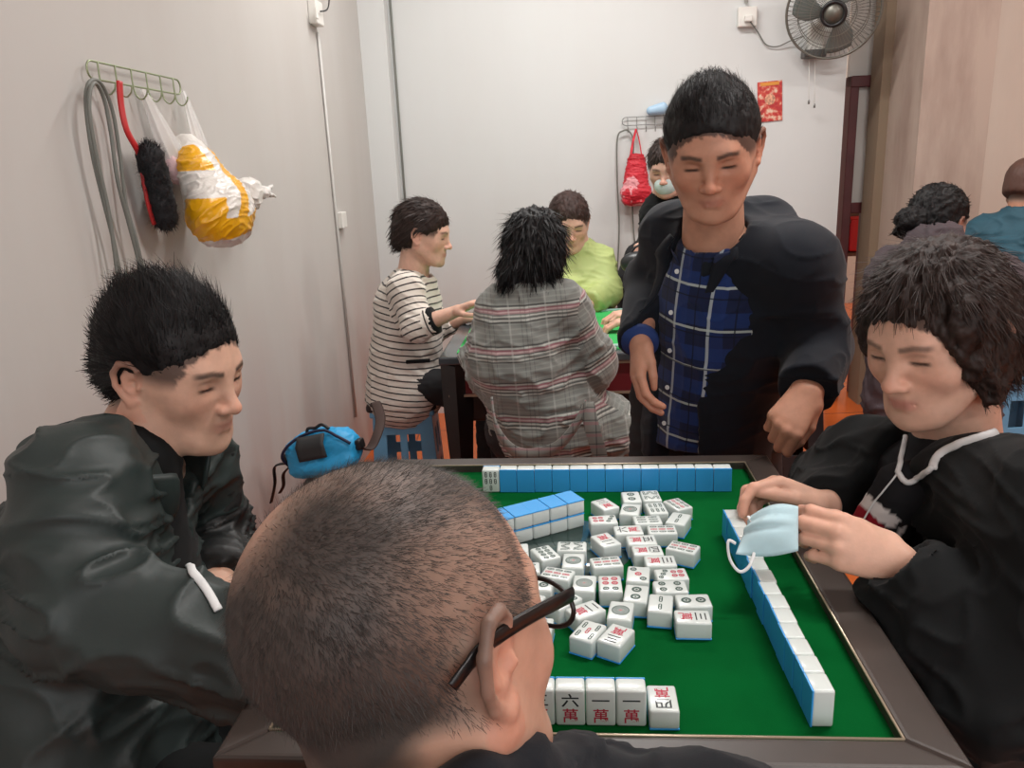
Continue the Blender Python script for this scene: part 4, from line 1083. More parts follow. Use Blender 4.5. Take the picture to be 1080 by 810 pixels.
# sweater under it: black with red and white blocks
o = [('u', ecap(J['P'], J['C']+fw*.015, (.155, .12), (.165, .13), rw.u), 0), ('u', ecap(J['C']+fw*.015, J['N']+V3(0, 0, -.0), (.155, .12), (.068, .066), rw.u), .04), ('u', cap(J['SL']*.75+J['SR']*.25, J['SL']*.3+J['SR']*.7, .060, .060), .03), ('u', cap(at(954, 516, 1.030), at(916, 572, 1.045), .040, .036), .02)]
def sw_col(v):
    c = np.tile(SK(24, 24, 27), (len(v), 1)); D_ = 1.0
    for px, py, rx, ry, an, col in ((922, 556, 24, 8, 45, SK(130, 20, 34)), (934, 546, 15, 8, 35, SK(205, 200, 198)), (917, 533, 4, 9, 30, SK(205, 200, 198)), (945, 566, 3, 16, 40, SK(205, 200, 198))):
        p = at(px, py, D_); a = math.radians(an); k = D_/838; dx, dz = (v[:, 0]-p[0])/k, -(v[:, 2]-p[2])/k
        u_, w_ = dx*math.cos(a)+dz*math.sin(a), -dx*math.sin(a)+dz*math.cos(a); c[(np.abs(u_) < rx) & (np.abs(w_) < ry)] = col
    return c
sw = soft('sweater', o, .005, mat('black_red_white_knit', (1, 1, 1, 1), .85, spec=.2, vcol='Col'), rw.root, folds(.003, 12, 3), col=sw_col)
cR = np.array([unit(np.cross(fw, V3(0, 0, 1))), fw, V3(0, 0, 1)])
ring_band('shirt_collar', J['N']+V3(0, 0, -.025), cR, .066, .068, .034, .004, M_white, rw.root, -238, 58, flare=.006, tilt=lambda a: -.02*max(0, math.sin(a)))
M_whitetrim = mat('white_trim_tape', srgb(206, 206, 206), .6)
tj = [tree_of(jk), tree_of(sw)]+[tree_of(c) for c in rw.root.children if c.name.startswith('hood')]
bm = bmesh.new(); add_tube(bm, lay(tj, [(984, 496), (992, 481), (1012, 470), (1045, 460), (1085, 446)], .003), .0055, 8, flat=(1, .4)); from_bm('hood_trim', bm, M_whitetrim, rw.root, True)
bm = bmesh.new(); add_tube(bm, lay(tj, [(956, 462), (952, 482), (947, 500)], .003), .0036, 8); add_tube(bm, lay(tj, [(947, 500), (935, 515), (922, 531), (912, 548)], .002), .0014, 6)
from_bm('drawcord', bm, M_whitetrim, rw.root, True)
bm = bmesh.new(); add_tube(bm, lay(tj, [(948, 500), (953, 507), (960, 509), (972, 502), (984, 494)], .003), .0040, 8); from_bm('collar_edge', bm, M_whitetrim, rw.root, True)
rw.trousers(M_blackcloth)
stool((.84, .98), M_stool_r, 'red plastic stool under the person in the black hooded jacket', .42)
# the face mask in her hands
M_mask = mat('pale_blue_mask_fabric', srgb(186, 216, 224), .85, noise=(50, .05), bump=(800, .3, .0004), sheen=.2)
M_mask_in = mat('mask_fabric_white', srgb(205, 220, 220), .85)
me_ = empty('face_mask', at(810, 590, .93), 'pale blue pleated face mask held over the right-hand row of tiles', 'face mask')
bm = bmesh.new(); g = {}; nu, nv = 22, 16
cA, cB, cC, cD = at(842, 534, .925), at(842, 581, .895), at(776, 584, .905), at(790, 545, .955)
nm = unit(np.cross(cB-cA, cD-cA)); nm = nm if nm[1] < 0 else -nm
for i in range(nu+1):
    for j in range(nv+1):
        u_, v_ = i/nu, j/nv
        p = (cA*(1-u_)*(1-v_)+cD*u_*(1-v_)+cB*(1-u_)*v_+cC*u_*v_)
        bul = math.sin(math.pi*min(1, u_*1.02))**.8*math.sin(math.pi*v_)**.8
        p = p+nm*(.017*bul)+V3(0, 0, .010*math.sin(math.pi*u_)*(1-v_)-.006*math.sin(math.pi*u_)*v_)
        pl_ = .0040*math.sin(v_*math.pi*7)*min(1, u_*3)*(1-u_*.3) if .12 < v_ < .62 else 0
        g[i, j] = bm.verts.new(tuple(p+nm*pl_))
for i in range(nu):
    for j in range(nv): bm.faces.new((g[i, j], g[i+1, j], g[i+1, j+1], g[i, j+1]))
mk = from_bm('mask_panel', bm, M_mask, me_, True); md = mk.modifiers.new('s', 'SOLIDIFY'); md.thickness = .0012
bm = bmesh.new(); add_tube(bm, smooth_path([cD+nm*.003, at(797, 561, .925), at(793, 592, .895), at(781, 603, .89), at(770, 590, .895), at(768, 571, .90), cC+nm*.002+V3(0, 0, .014)], 8), .0016, 8, flat=(1.3, .7))
from_bm('ear_loop', bm, M_white, me_, True)
# ---------------------------------------------------------------- the standing man
def plaid(name, base, bands, uv=True, rough=.8, scale=1.0, sheen=.2, mul=False):
    """bands: (axis 0/1, period, offset, width, colour, strength)"""
    m = bpy.data.materials.new(name); t = NT(m); b = t.b; inp(b, 'Roughness', rough); inp(b, 'Sheen Weight', sheen); inp(b, 'Specular IOR Level', .2)
    u = t.new('ShaderNodeUVMap') if uv else t.new('ShaderNodeTexCoord'); sp = t.new('ShaderNodeSeparateXYZ'); t.link(u.outputs[0] if uv else u.outputs['Object'], sp.inputs[0])
    rgb = t.new('ShaderNodeRGB'); rgb.outputs[0].default_value = base; cur = rgb.outputs[0]
    for ax_, per, off, wd, col, st in bands:
        a = t.new('ShaderNodeMath', operation='ADD'); a.inputs[1].default_value = off+10*per; t.link(sp.outputs[ax_], a.inputs[0])
        d = t.new('ShaderNodeMath', operation='DIVIDE'); d.inputs[1].default_value = per; t.link(a.outputs[0], d.inputs[0])
        f = t.new('ShaderNodeMath', operation='FRACT'); t.link(d.outputs[0], f.inputs[0])
        s = t.new('ShaderNodeMath', operation='LESS_THAN'); s.inputs[1].default_value = wd/per; t.link(f.outputs[0], s.inputs[0])
        k = t.new('ShaderNodeMath', operation='MULTIPLY'); k.inputs[1].default_value = st; t.link(s.outputs[0], k.inputs[0])
        mx = t.new('ShaderNodeMix', data_type='RGBA'); t.link(k.outputs[0], mx.inputs[0]); t.link(cur, mx.inputs[6]); mx.inputs[7].default_value = col; cur = mx.outputs[2]
    t.link(cur, b.inputs['Base Color']); tc = t.new('ShaderNodeTexCoord')
    nz = t.new('ShaderNodeTexNoise'); inp(nz, 'Scale', 400); t.link(tc.outputs['Object'], nz.inputs['Vector']); bp = t.new('ShaderNodeBump'); inp(bp, 'Strength', .3); inp(bp, 'Distance', .0008); t.link(nz.outputs['Fac'], bp.inputs['Height']); t.link(bp.outputs[0], b.inputs['Normal'])
    return m
M_shirt = plaid('blue_plaid_flannel', srgb(18, 28, 60), [(0, .075, 0, .030, srgb(26, 46, 98), .75), (1, .075, 0, .030, srgb(26, 50, 104), .75), (0, .075, .050, .006, srgb(176, 186, 190), .75), (1, .085, .050, .005, srgb(186, 196, 190), .75), (0, .075, .02, .003, srgb(10, 16, 34), .8), (1, .075, .02, .003, srgb(10, 16, 34), .8)])
M_blazer = mat('midnight_blazer_wool', srgb(18, 22, 30), .8, spec=.2, noise=(8, .16), bump=(500, .3, .0006), sheen=.08)
T = Pose(at(751, 160, 1.52), head_R(196, 20, 3), 1.0)
N_ = at(752, 252, 1.60)
J = dict(N=N_, C=at(765, 312, 1.66), P=V3(.44, 1.74, .80), SL=at(836, 280, 1.52), SR=at(712, 248, 1.70), EL=at(864, 366, 1.54), WL=at(856, 425, 1.36),
         ER=at(684, 296, 1.80), WR=at(675, 360, 1.60), KL=V3(.52, 1.72, .45), KR=V3(.35, 1.74, .45), AL=V3(.52, 1.78, .07), AR=V3(.35, 1.78, .07), toe=V3(-.05, -1, 0))
J['WL'] = at(852, 412, 1.40)
J['handL'] = hand_ops(J['WL'], unit(at(824, 455, 1.36)-J['WL']), V3(-.55, -.2, -.8), 1, curls=[(55, 75, 40), (65, 80, 45), (70, 85, 45), (70, 85, 45)], spread=0, tc=(25, 25), topen=26)
J['huR'] = V3(0, 1, 0)
J['handR'] = hand_ops(J['WR'], unit(at(672, 405, 1.56)-J['WR']), V3(.9, .1, -.1), 1, k=.9, curls=[(20, 30, 20)]*4, spread=2, topen=24)
sm = Person('person standing behind the table in dark blazer over blue plaid shirt', V3(.37, 1.75, 0), J, T, (190, 140, 116))
hair_obj(sm.root, hair_cap_ops(T, .010, -.05, .062), T, M_hair, .0032, 9000, lambda q: .013+.010*sstep(.06, .12, q[:, 2]), .0014,
         lambda q: np.stack([q[:, 0]*5, (q[:, 1]+.02)*4-.2, (q[:, 2]-.01)*9], 1), 13, .0015, .35)
fw = unit(np.cross(V3(0, 0, 1), sm.u)); fw = fw if fw[1] < 0 else -fw
cR = np.array([unit(np.cross(fw, V3(0, 0, 1))), fw, V3(0, 0, 1)])
# shirt
Pb = V3(.43, 1.70, .74)
o = [('u', ecap(Pb, J['C']+fw*.02, (.128, .115), (.135, .118), sm.u), 0), ('u', ecap(J['C']+fw*.02, J['N']+V3(0, 0, -.03), (.13, .11), (.072, .068), sm.u), .05), ('s', cap(J['N']+V3(0, 0, -.02), T.p((0, -.01, -.05)), .056, .07), .006), ('s', cap(J['N']+fw*.07+V3(0, 0, .03), J['N']+fw*.10+V3(0, 0, -.05), .030, .006), .006)]
o += [('i', half(Pb+V3(0, 0, -.02), (0, 0, -1)), .005)]
top = J['N']; ax_t = unit(top-Pb)
soft('shirt', o, .0045, M_shirt, sm.root, folds(.005, 8, 30, (), (1.4, 1, 1)), uv=seg_uv([(Pb, top, cR[0], .12, 'flat')]))
ring_band('shirt_collar', J['N']+V3(0, 0, -.030)+fw*.004, cR, .066, .068, .030, .004, mat('navy_collar_cloth', srgb(22, 34, 66), .8), sm.root, -238, 58, flare=.012, tilt=lambda a: -.025*max(0, math.sin(a)))
# blazer: open in front
o = sm.sleeve_ops('L', (.072, .062, .054), .0, .03)+sm.sleeve_ops('R', (.058, .050, .046), .0, .03)
o += [('u', ecap(Pb+V3(0, 0, -.04), J['C'], (.155, .125), (.150, .125), sm.u), .05), ('u', ecap(J['C'], J['N']+V3(0, .01, -.03), (.145, .11), (.085, .08), sm.u), .05), ('u', cap(J['SR'], J['SL'], .052, .066), .05)]
o += [('u', cap(at(704, 240, 1.74), at(802, 240, 1.68), .045, .050), .04), ('u', cap(at(802, 242, 1.68), at(846, 282, 1.56), .052, .066), .07), ('u', cap(at(750, 236, 1.74), T.p((0, -.06, -.10)), .055, .045), .03)]
lx = -.045      # the opening sits a little to his right
o += [('s', ecap(J['N']+fw*.10+V3(0, 0, .06), J['C']+fw*.17+cR[0]*lx*-1, (.035, .12), (.050, .09), cR[0]), .006),
      ('s', ecap(J['C']+fw*.17-cR[0]*lx, Pb+fw*.19+V3(0, 0, -.12)-cR[0]*lx*.3, (.050, .09), (.085, .14), cR[0]), .006),
      ('s', cap(J['N']+V3(0, 0, -.03), T.p((0, -.01, -.05)), .060, .075), .008)]
bz = soft('blazer', o, .0048, M_blazer, sm.root, folds(.0045, 7, 33, [(J['EL'], .12, 1.0), (J['WL'], .1, .6), (J['ER'], .1, .6)], (1, 1, 1.4)))
bt_ = tree_of(bz)
for s_ in (-1, 1):
    bm = bmesh.new(); rows = []
    for k in range(15):
        t_ = k/14; base = J['N']*(1-t_)+(J['C']+V3(0, 0, -.02))*t_-cR[0]*lx*t_
        w0 = .050+.010*t_; wd = .046*min(1, .35+2.2*t_)*(1-t_)**.6*(1.15 if t_ < .30 else .92)
        row = []
        for j in range(4):
            q = base+cR[0]*s_*(w0+wd*j/3)+V3(0, 0, .004*j)+fw*.35; h = drape(bt_, q, fw, .004)
            row.append(h)
        rows.append(row)
    vs = {}
    for k in range(15):
        for j in range(4):
            if rows[k][j] is not None: vs[k, j] = bm.verts.new(tuple(rows[k][j]))
    for k in range(14):
        for j in range(3):
            q = [vs.get(x) for x in ((k, j), (k, j+1), (k+1, j+1), (k+1, j))]
            if all(q) and max((q[0].co-q[3].co).length, (q[0].co-q[1].co).length) < .05: bm.faces.new(q)
    lp = from_bm('lapel', bm, M_blazer, sm.root, True); md = lp.modifiers.new('s', 'SOLIDIFY'); md.thickness = .003
bs_ = tree_of([c for c in sm.root.children if c.name.startswith('shirt') and 'collar' not in c.name][0])
for k in range(6):
    base = J['N']*(1-k/5.2)+Pb*(k/5.2)-cR[0]*lx+V3(0, 0, -.06)+fw*.35; h = drape(bs_, base, fw, .0015)
    if h is not None:
        bm = bmesh.new(); add_disc_prism(bm, h, .005, .002, 12, fw); from_bm('button', bm, M_white, sm.root)
M_trs = mat('black_trousers', srgb(20, 20, 24), .8)
sm.trousers(M_trs, (.105, .085, .07))
sm.cuff('R', .038, mat('blue_cuff_cloth', srgb(26, 54, 112), .8), -.008)
# ================================================================ people round the back table
ZB = .735
bt0 = onz(462, 378, ZB); BTc = V3(bt0[0], bt0[1], 0)
def bt(t, n, z=0.0):
    return BTc+RR[0]*t+RR[1]*n+V3(0, 0, ZB+z)
S_ = .84
btab = empty('mahjong_table', bt(S_/2, S_/2, -ZB), 'game table at the back with dark red apron and pale green cloth', 'table', rz=ROOM_A)
M_btop = mat('dark_glossy_rim', srgb(64, 70, 74), .2, coat=.4); M_apron = mat('dark_red_apron', srgb(96, 26, 32), .35, noise=(6, .15)); M_bwood = mat('black_brown_wood', srgb(26, 18, 18), .4)
M_felt2 = mat('bright_green_cloth', srgb(48, 168, 84), .9, noise=(8, .1)); M_tealrim = mat('pale_teal_plastic', srgb(150, 190, 182), .3)
box_obj('table_rim', bt(S_/2, S_/2, -.012), (S_/2, S_/2, .014), M_btop, btab, RR, .006)
box_obj('felt_top', bt(S_/2, S_/2, .0035), (S_/2-.055, S_/2-.055, .002), M_felt2, btab, RR)
for a, b, c, d in ((.07, .07, S_-.07, .10), (.07, S_-.10, S_-.07, S_-.07), (.07, .10, .10, S_-.10), (S_-.10, .10, S_-.07, S_-.10)):
    box_obj('tile_trough', bt((a+c)/2, (b+d)/2, .008), ((c-a)/2, (d-b)/2, .003), M_tealrim, btab, RR)
box_obj('apron', bt(S_/2, S_/2, -.085), (S_/2-.03, S_/2-.03, .055), M_apron, btab, RR, .004)
for z_ in (-.034, -.137):
    box_obj('apron_trim', bt(S_/2, S_/2, z_), (S_/2-.024, S_/2-.024, .004), M_gold, btab, RR)
box_obj('lower_body', bt(S_/2, S_/2, -.19), (S_/2-.06, S_/2-.06, .05), M_bwood, btab, RR, .01)
for a, b in ((.05, .05), (S_-.05, .05), (S_-.05, S_-.05), (.05, S_-.05)):
    bm = bmesh.new(); add_tube(bm, [bt(a, b, -.03), bt(a, b, -.2), bt(a, b, -.45), bt(a, b, -ZB)], [.052, .050, .036, .030], 4); from_bm('leg', bm, M_bwood, btab)
# ---- striped cardigan
M_stripe = plaid('cream_black_stripe_knit', srgb(216, 208, 198), [(1, .024, 0, .0055, srgb(30, 28, 32), .95)])
T = Pose(at(446, 248, 3.0), head_R(100, 10, 0), .98)
J = dict(N=at(436, 288, 3.02), C=at(432, 335, 3.02), P=at(434, 405, 3.03), SR=at(428, 305, 2.88), SL=at(440, 303, 3.16), ER=at(440, 345, 2.82), WR=at(482, 328, 2.80), EL=at(462, 345, 3.15), WL=at(492, 335, 3.1),
         KL=V3(-.08, 3.1, .48), KR=V3(-.08, 2.9, .48), AL=V3(-.10, 3.1, .08), AR=V3(-.1, 2.9, .08), w=.85)
J['P'] = V3(-.43, 3.03, .56); J['C'] = V3(J['C'][0], 3.03, .84)
J['handR'] = hand_ops(J['WR'], unit(at(505, 318, 2.76)-J['WR']), (0, 0, -1), -1, (15, 25, 15), k=.92)
J['handL'] = hand_ops(J['WL'], (1, -.2, -.1), (0, 0, -1), 1, (20, 30, 20), k=.9)
p5 = Person('person in black and cream striped cardigan seated left of the back table', V3(-.43, 3.03, 0), J, T, (214, 172, 152), fem=True, near=False)
o = hair_cap_ops(T, .014, -.07, .05)+[('u', ell((0, -.085, -.03), (.035, .035, .045), None, T), .02)]
hair_obj(p5.root, o, T, M_hair_b, .0045, 2500, .035, .003, lambda q: np.stack([q[:, 0]*6, q[:, 1]*2-.6, -.8+q[:, 2]*4], 1), 5, .004, .08)
o = p5.sleeve_ops('R', (.060, .056, .048), .09)+p5.sleeve_ops('L', (.060, .052, .045), .06)+[('u', ecap(J['P']+V3(0, 0, -.07), J['C'], (.175, .150), (.155, .125), p5.u), .05), ('u', ecap(J['C'], J['N']+V3(0, 0, -.03), (.14, .11), (.07, .07), p5.u), .05), ('u', cap(J['SR'], J['SL'], .055, .055), .04), ('u', ecap(J['P']+V3(.04, 0, -.055), J['P']+V3(.10, 0, -.03), (.17, .105), (.16, .095), (0, 1, 0)), .04), ('s', cap(J['N']+V3(.01, 0, -.02), T.p((0, 0, -.05)), .056, .06), .008)]
soft('cardigan', o, .006, M_stripe, p5.root, folds(.006, 9, 40), uv=seg_uv([(J['P']-V3(0, 0, .1), J['N'], (1, 0, 0), .12, 'flat'), (J['SR'], J['ER'], (0, 0, 1), .05, 'r'), (J['ER'], J['WR'], (0, 0, 1), .04, 'r'), (J['SL'], J['EL'], (0, 0, 1), .05, 'r')]))
J5 = J
p5.cuff('R', .050, M_blackcloth, .085, w=.03)
box_obj('pocket_band', at(441, 381, 2.86), (.045, .005, .007), M_blackcloth, p5.root, rz(.1), .003)
p5.trousers(M_trs, (.075, .062, .05))
stool((-.43, 3.05), M_stool_b, 'light blue plastic stool under the person in the striped cardigan', .44, .27)
cu = bmesh.new(); add_box(cu, (-.43, 3.05, .458), (.135, .135, .017), None, .012, 3)
tag(from_bm('seat_cushion', cu, mat('dark_brown_cushion', srgb(44, 32, 30), .8), None, True), 'thin dark brown cushion on the blue stool by the wall', 'cushion')
# ---- plaid coat, back to the camera
M_coat = plaid('grey_plaid_wool', srgb(132, 134, 128), [(1, .098, 0, .052, srgb(112, 114, 110), .5), (0, .098, 0, .040, srgb(112, 114, 110), .5)] +
  [(1, .098, .004+.010*k, .0035, srgb(44, 42, 44), .75) for k in range(5)] + [(1, .098, .0085+.010*k, .003, srgb(206, 206, 198), .6) for k in range(4)] +
  [(0, .098, .004+.012*k, .0028, srgb(60, 60, 60), .35) for k in range(3)] + [(1, .098, .022, .012, srgb(178, 100, 114), .40), (0, .098, .060, .005, srgb(186, 186, 180), .28), (1, .012, 0, .004, srgb(160, 162, 156), .25)], sheen=.3)
T = Pose(at(564, 270, 2.18), head_R(4, 14, 0), .95)
J = dict(N=at(556, 298, 2.14), C=at(545, 375, 2.14), P=V3(.09, 2.17, .60), SL=at(528, 328, 2.17), SR=at(594, 324, 2.13), ER=at(626, 384, 2.15), WR=at(612, 358, 2.42), EL=at(516, 392, 2.24), WL=at(500, 375, 2.44),
         KL=V3(-.02, 2.55, .47), KR=V3(.2, 2.55, .47), AL=V3(0, 2.5, .08), AR=V3(.2, 2.5, .08), w=.9)
J['handR'] = hand_ops(J['WR'], (.1, 1, .05), (0, 0, -1), -1, k=.9); J['handL'] = hand_ops(J['WL'], (.1, 1, .05), (0, 0, -1), 1, k=.9)
p6 = Person('person from behind in grey and pink plaid wool coat, seated at the back table', V3(.09, 2.17, 0), J, T, (214, 172, 152), fem=True, near=False)
o = hair_cap_ops(T, .012, -.09, .05)+[('u', ell((-.015, -.055, -.045), (.082, .055, .060), None, T), .03), ('u', ell((-.055, -.03, -.07), (.042, .045, .04), None, T), .03)]
hair_obj(p6.root, o, T, M_hair, .0045, 4500, .04, .0028, lambda q: np.stack([q[:, 0]*5, q[:, 1]*1, -.9+q[:, 2]*4], 1), 6, .008, .10)
o = p6.sleeve_ops('R', (.070, .068, .055), .02)+p6.sleeve_ops('L', (.066, .062, .052), .02)
o += [('u', ecap(J['P']+V3(.01, 0, .015), J['C'], (.155, .135), (.125, .115), p6.u), .06), ('u', ecap(J['C'], J['N']+V3(0, 0, -.03), (.135, .11), (.075, .075), p6.u), .05), ('u', cap(J['SR'], J['SL'], .058, .058), .04),
      ('u', ecap(V3(.10, 2.14, .60), V3(.13, 2.20, .56), (.16, .10), (.18, .11), (1, 0, 0)), .06), ('u', ell(V3(.28, 2.18, .57), (.09, .11, .11)), .06)]
o += [('s', cap(J['N']+V3(0, 0, -.0), T.p((0, 0, -.05)), .050, .055), .008)]
soft('coat', o, .0055, M_coat, p6.root, folds(.009, 7, 44, [(J['ER'], .12, .8), (J['P'], .2, .6)]), uv=seg_uv([(J['P']-V3(0, 0, .2), J['N'], (1, 0, 0), .15, 'flat'), (J['SR'], J['ER'], (0, -1, 0), .075, 'r'), (J['ER'], J['WR'], (0, 0, 1), .06, 'r'), (J['SL'], J['EL'], (0, -1, 0), .07, 'r')]))
def ribbon(name, pts, w, m, parent, th=.004, up=(0, -1, 0)):
    bm = bmesh.new(); pts = smooth_path(pts, 8); add_tube(bm, pts, w/2, 8, flat=(1, th*2/w), up=up); return from_bm(name, bm, m, parent, True)
M_belt = plaid('grey_plaid_belt', srgb(140, 140, 134), [(2, .030, .0, .003, srgb(60, 58, 60), .6), (0, .030, .0, .003, srgb(60, 58, 60), .6), (2, .030, .010, .008, srgb(176, 110, 120), .4)], uv=False)
def bpts(l, D): return [at(x, y, D+dd) for x, y, dd in l]
bel = [(520, 425, -.02), (526, 455, -.04), (548, 478, -.05), (582, 474, -.06), (604, 452, -.05), (617, 428, -.03)]
bm = bmesh.new(); pp = smooth_path(bpts(bel, 2.0), 8)
def strip(bm, pts, wv):
    a = [bm.verts.new(tuple(p+wv/2)) for p in pts]; b = [bm.verts.new(tuple(p-wv/2)) for p in pts]
    for k in range(len(pts)-1): bm.faces.new((a[k], a[k+1], b[k+1], b[k]))
strip(bm, pp, V3(0, -.006, .036)); bo_ = from_bm('belt', bm, M_belt, p6.root, True); md = bo_.modifiers.new('s', 'SOLIDIFY'); md.thickness = .005
bm = bmesh.new(); strip(bm, smooth_path([at(619, 425, 1.98), at(624, 450, 1.95), at(632, 478, 1.94), at(636, 503, 1.95)], 6), V3(.038, 0, .006)); bo_ = from_bm('belt_end', bm, M_belt, p6.root, True); md = bo_.modifiers.new('s', 'SOLIDIFY'); md.thickness = .005
p6.trousers(M_trs)
stool((.10, 2.17), M_stool_r, 'red plastic stool under the person in the plaid coat', .48, .30)
# ---- lime jacket
M_lime = mat('lime_green_nylon', srgb(172, 186, 118), .6, noise=(10, .1), bump=(30, .3, .004))
T = Pose(at(600, 236, 3.42), head_R(178, 18, 0), .98)
J = dict(N=at(610, 262, 3.45), C=at(612, 305, 3.46), P=V3(.30, 3.52, .56), SR=at(592, 275, 3.46), SL=at(632, 275, 3.46), ER=at(592, 305, 3.36), WR=at(602, 322, 3.22), EL=at(640, 308, 3.36), WL=at(618, 322, 3.22),
         KL=V3(.40, 3.25, .45), KR=V3(.2, 3.25, .45), AL=V3(.4, 3.3, .08), AR=V3(.2, 3.3, .08), w=.85)
J['handR'] = hand_ops(J['WR'], (.2, -1, -.1), (0, 0, -1), -1, k=.9); J['handL'] = hand_ops(J['WL'], (-.4, -1, -.1), (0, 0, -1), 1, k=.9)
p7 = Person('person in lime green jacket seated behind the back table against the wall', V3(.30, 3.52, 0), J, T, (214, 172, 152), near=False)
hair_obj(p7.root, hair_cap_ops(T, .012, -.06, .05), T, M_hair_c, .0045, 2000, .02, .003, lambda q: np.stack([q[:, 0]*5, q[:, 1]*6, -.5+q[:, 2]*4], 1), 6, .003, .15)
o = p7.sleeve_ops('R', (.065, .06, .05), .02)+p7.sleeve_ops('L', (.068, .066, .052), .02)+[('u', ecap(J['P']+V3(0, 0, -.05), J['C'], (.16, .13), (.155, .125), p7.u), .05), ('u', ecap(J['C'], J['N']+V3(0, 0, -.02), (.14, .11), (.075, .075), p7.u), .05), ('u', cap(J['SR'], J['SL'], .058, .058), .04), ('s', cap(J['N']+V3(0, 0, .0), T.p((0, 0, -.05)), .05, .055), .008)]
soft('jacket', o, .007, M_lime, p7.root, folds(.008, 8, 50))
p7.trousers(M_trs)
stool((.30, 3.55), M_stool_r, 'red stool behind the back table under the person in lime', .44)
# ---- standing behind with a black bag
T = Pose(at(705, 178, 3.42), head_R(205, 16, 0), .95)
J = dict(N=at(702, 208, 3.48), C=at(706, 265, 3.52), P=V3(.66, 3.62, .80), SR=at(690, 228, 3.46), SL=at(728, 228, 3.52), ER=at(694, 272, 3.42), WR=at(690, 253, 3.26), EL=at(735, 270, 3.5), WL=at(742, 300, 3.42),
         KL=V3(.74, 3.58, .43), KR=V3(.58, 3.58, .43), AL=V3(.74, 3.66, .07), AR=V3(.58, 3.66, .07), toe=V3(0, -1, 0), w=.85)
J['handR'] = hand_ops(J['WR'], unit(at(668, 262, 3.24)-J['WR']), (.2, 0, -1), -1, curls=[(50, 60, 40)]*4, k=.85); J['handL'] = hand_ops(J['WL'], (0, -.3, -1), (-1, 0, 0), 1, k=.9)
p8 = Person('person in black with dark hair standing by the back wall holding a black bag', V3(.66, 3.62, 0), J, T, (206, 164, 146), fem=True, near=False)
hair_obj(p8.root, hair_cap_ops(T, .014, -.07, .05), T, M_hair_b, .0045, 2000, .03, .003, lambda q: np.stack([q[:, 0]*6, q[:, 1]*3, -.8+q[:, 2]*4], 1), 6, .003, .1)
o = p8.sleeve_ops('R', (.062, .055, .048), .03)+p8.sleeve_ops('L', (.06, .052, .045), .0)+[('u', ecap(J['P']+V3(0, 0, -.05), J['C'], (.16, .12), (.15, .12), p8.u), .05), ('u', ecap(J['C'], J['N']+V3(0, 0, -.02), (.14, .11), (.07, .07), p8.u), .05), ('u', cap(J['SR'], J['SL'], .055, .055), .04), ('s', cap(J['N'], T.p((0, 0, -.05)), .05, .055), .008)]
soft('coat', o, .008, M_blackcloth, p8.root, folds(.008, 8, 52)); p8.trousers(M_trs)
T2 = Pose(T.o, T.R, T.k)
o = [('u', ell((0, .066, -.050), (.050, .042, .048), None, T), 0)]; fmk = soft('face_mask', o+[('i', half((0, .06, 0), (0, -1, 0), T), .004)], .004, M_mask_in, p8.root); fmk['label'] = 'white face mask over nose and mouth'
bc = at(673, 277, 3.19)
hb_ = empty('handbag', bc, 'small black rounded handbag in a hand above the back table', 'handbag')
soft('bag_body', [('u', ell(bc, (.072, .035, .046)), 0), ('u', rbox(bc+V3(.03, 0, -.012), (.06, .035, .034), .02), .03)], .004, mat('black_bag_leather', srgb(38, 40, 42), .35), hb_)
tube_obj('bag_handle', smooth_path([bc+V3(-.03, 0, .035), bc+V3(-.01, 0, .062), bc+V3(.02, 0, .066), bc+V3(.045, 0, .035)], 6), .005, M_black, hb_)
# ---- seated at the right side of the back table, forearms on it
T = Pose(at(762, 240, 2.95), head_R(-88, 15, 0), .97)
J = dict(N=at(778, 285, 2.95), C=V3(1.02, 2.95, .85), P=V3(1.02, 2.95, .56), SR=at(772, 300, 3.12), SL=at(780, 300, 2.78), ER=at(742, 338, 3.05), WR=at(672, 322, 2.95), EL=at(745, 352, 2.75), WL=at(676, 334, 2.80),
         KL=V3(.74, 2.85, .46), KR=V3(.74, 3.1, .46), AL=V3(.85, 2.85, .08), AR=V3(.85, 3.1, .08), w=.9)
for k_ in 'RL': J['W'+k_][2] = ZB+.045; J['E'+k_][2] = ZB+.05
J['handR'] = hand_ops(J['WR'], unit(V3(-1, .05, -.05)), (0, 0, -1), -1, (30, 35, 20), k=.95); J['handL'] = hand_ops(J['WL'], unit(V3(-1, .15, -.05)), (0, 0, -1), 1, (25, 30, 20), k=.95)
p9 = Person('person hidden behind the dark blazer, bare forearms resting on the back table', V3(1.02, 2.95, 0), J, T, (214, 172, 152), near=False)
hair_obj(p9.root, hair_cap_ops(T, .012, -.06, .05), T, M_hair, .005, 1500, .02, .003, None, 6, .003, .2)
o = p9.sleeve_ops('R', (.062, .06, .05), .14)+p9.sleeve_ops('L', (.062, .06, .05), .14)+[('u', ecap(J['P']+V3(0, 0, -.05), J['C'], (.17, .13), (.16, .13), p9.u), .05), ('u', ecap(J['C'], J['N']+V3(0, 0, -.02), (.15, .11), (.075, .075), p9.u), .05), ('u', cap(J['SR'], J['SL'], .058, .058), .04), ('s', cap(J['N'], T.p((0, 0, -.05)), .05, .055), .008)]
soft('sweater', o, .009, M_blackcloth, p9.root, folds(.006, 8, 56)); p9.trousers(M_trs)
stool((1.03, 2.95), M_bwood, 'dark stool hidden behind the person in the dark blazer', .44)
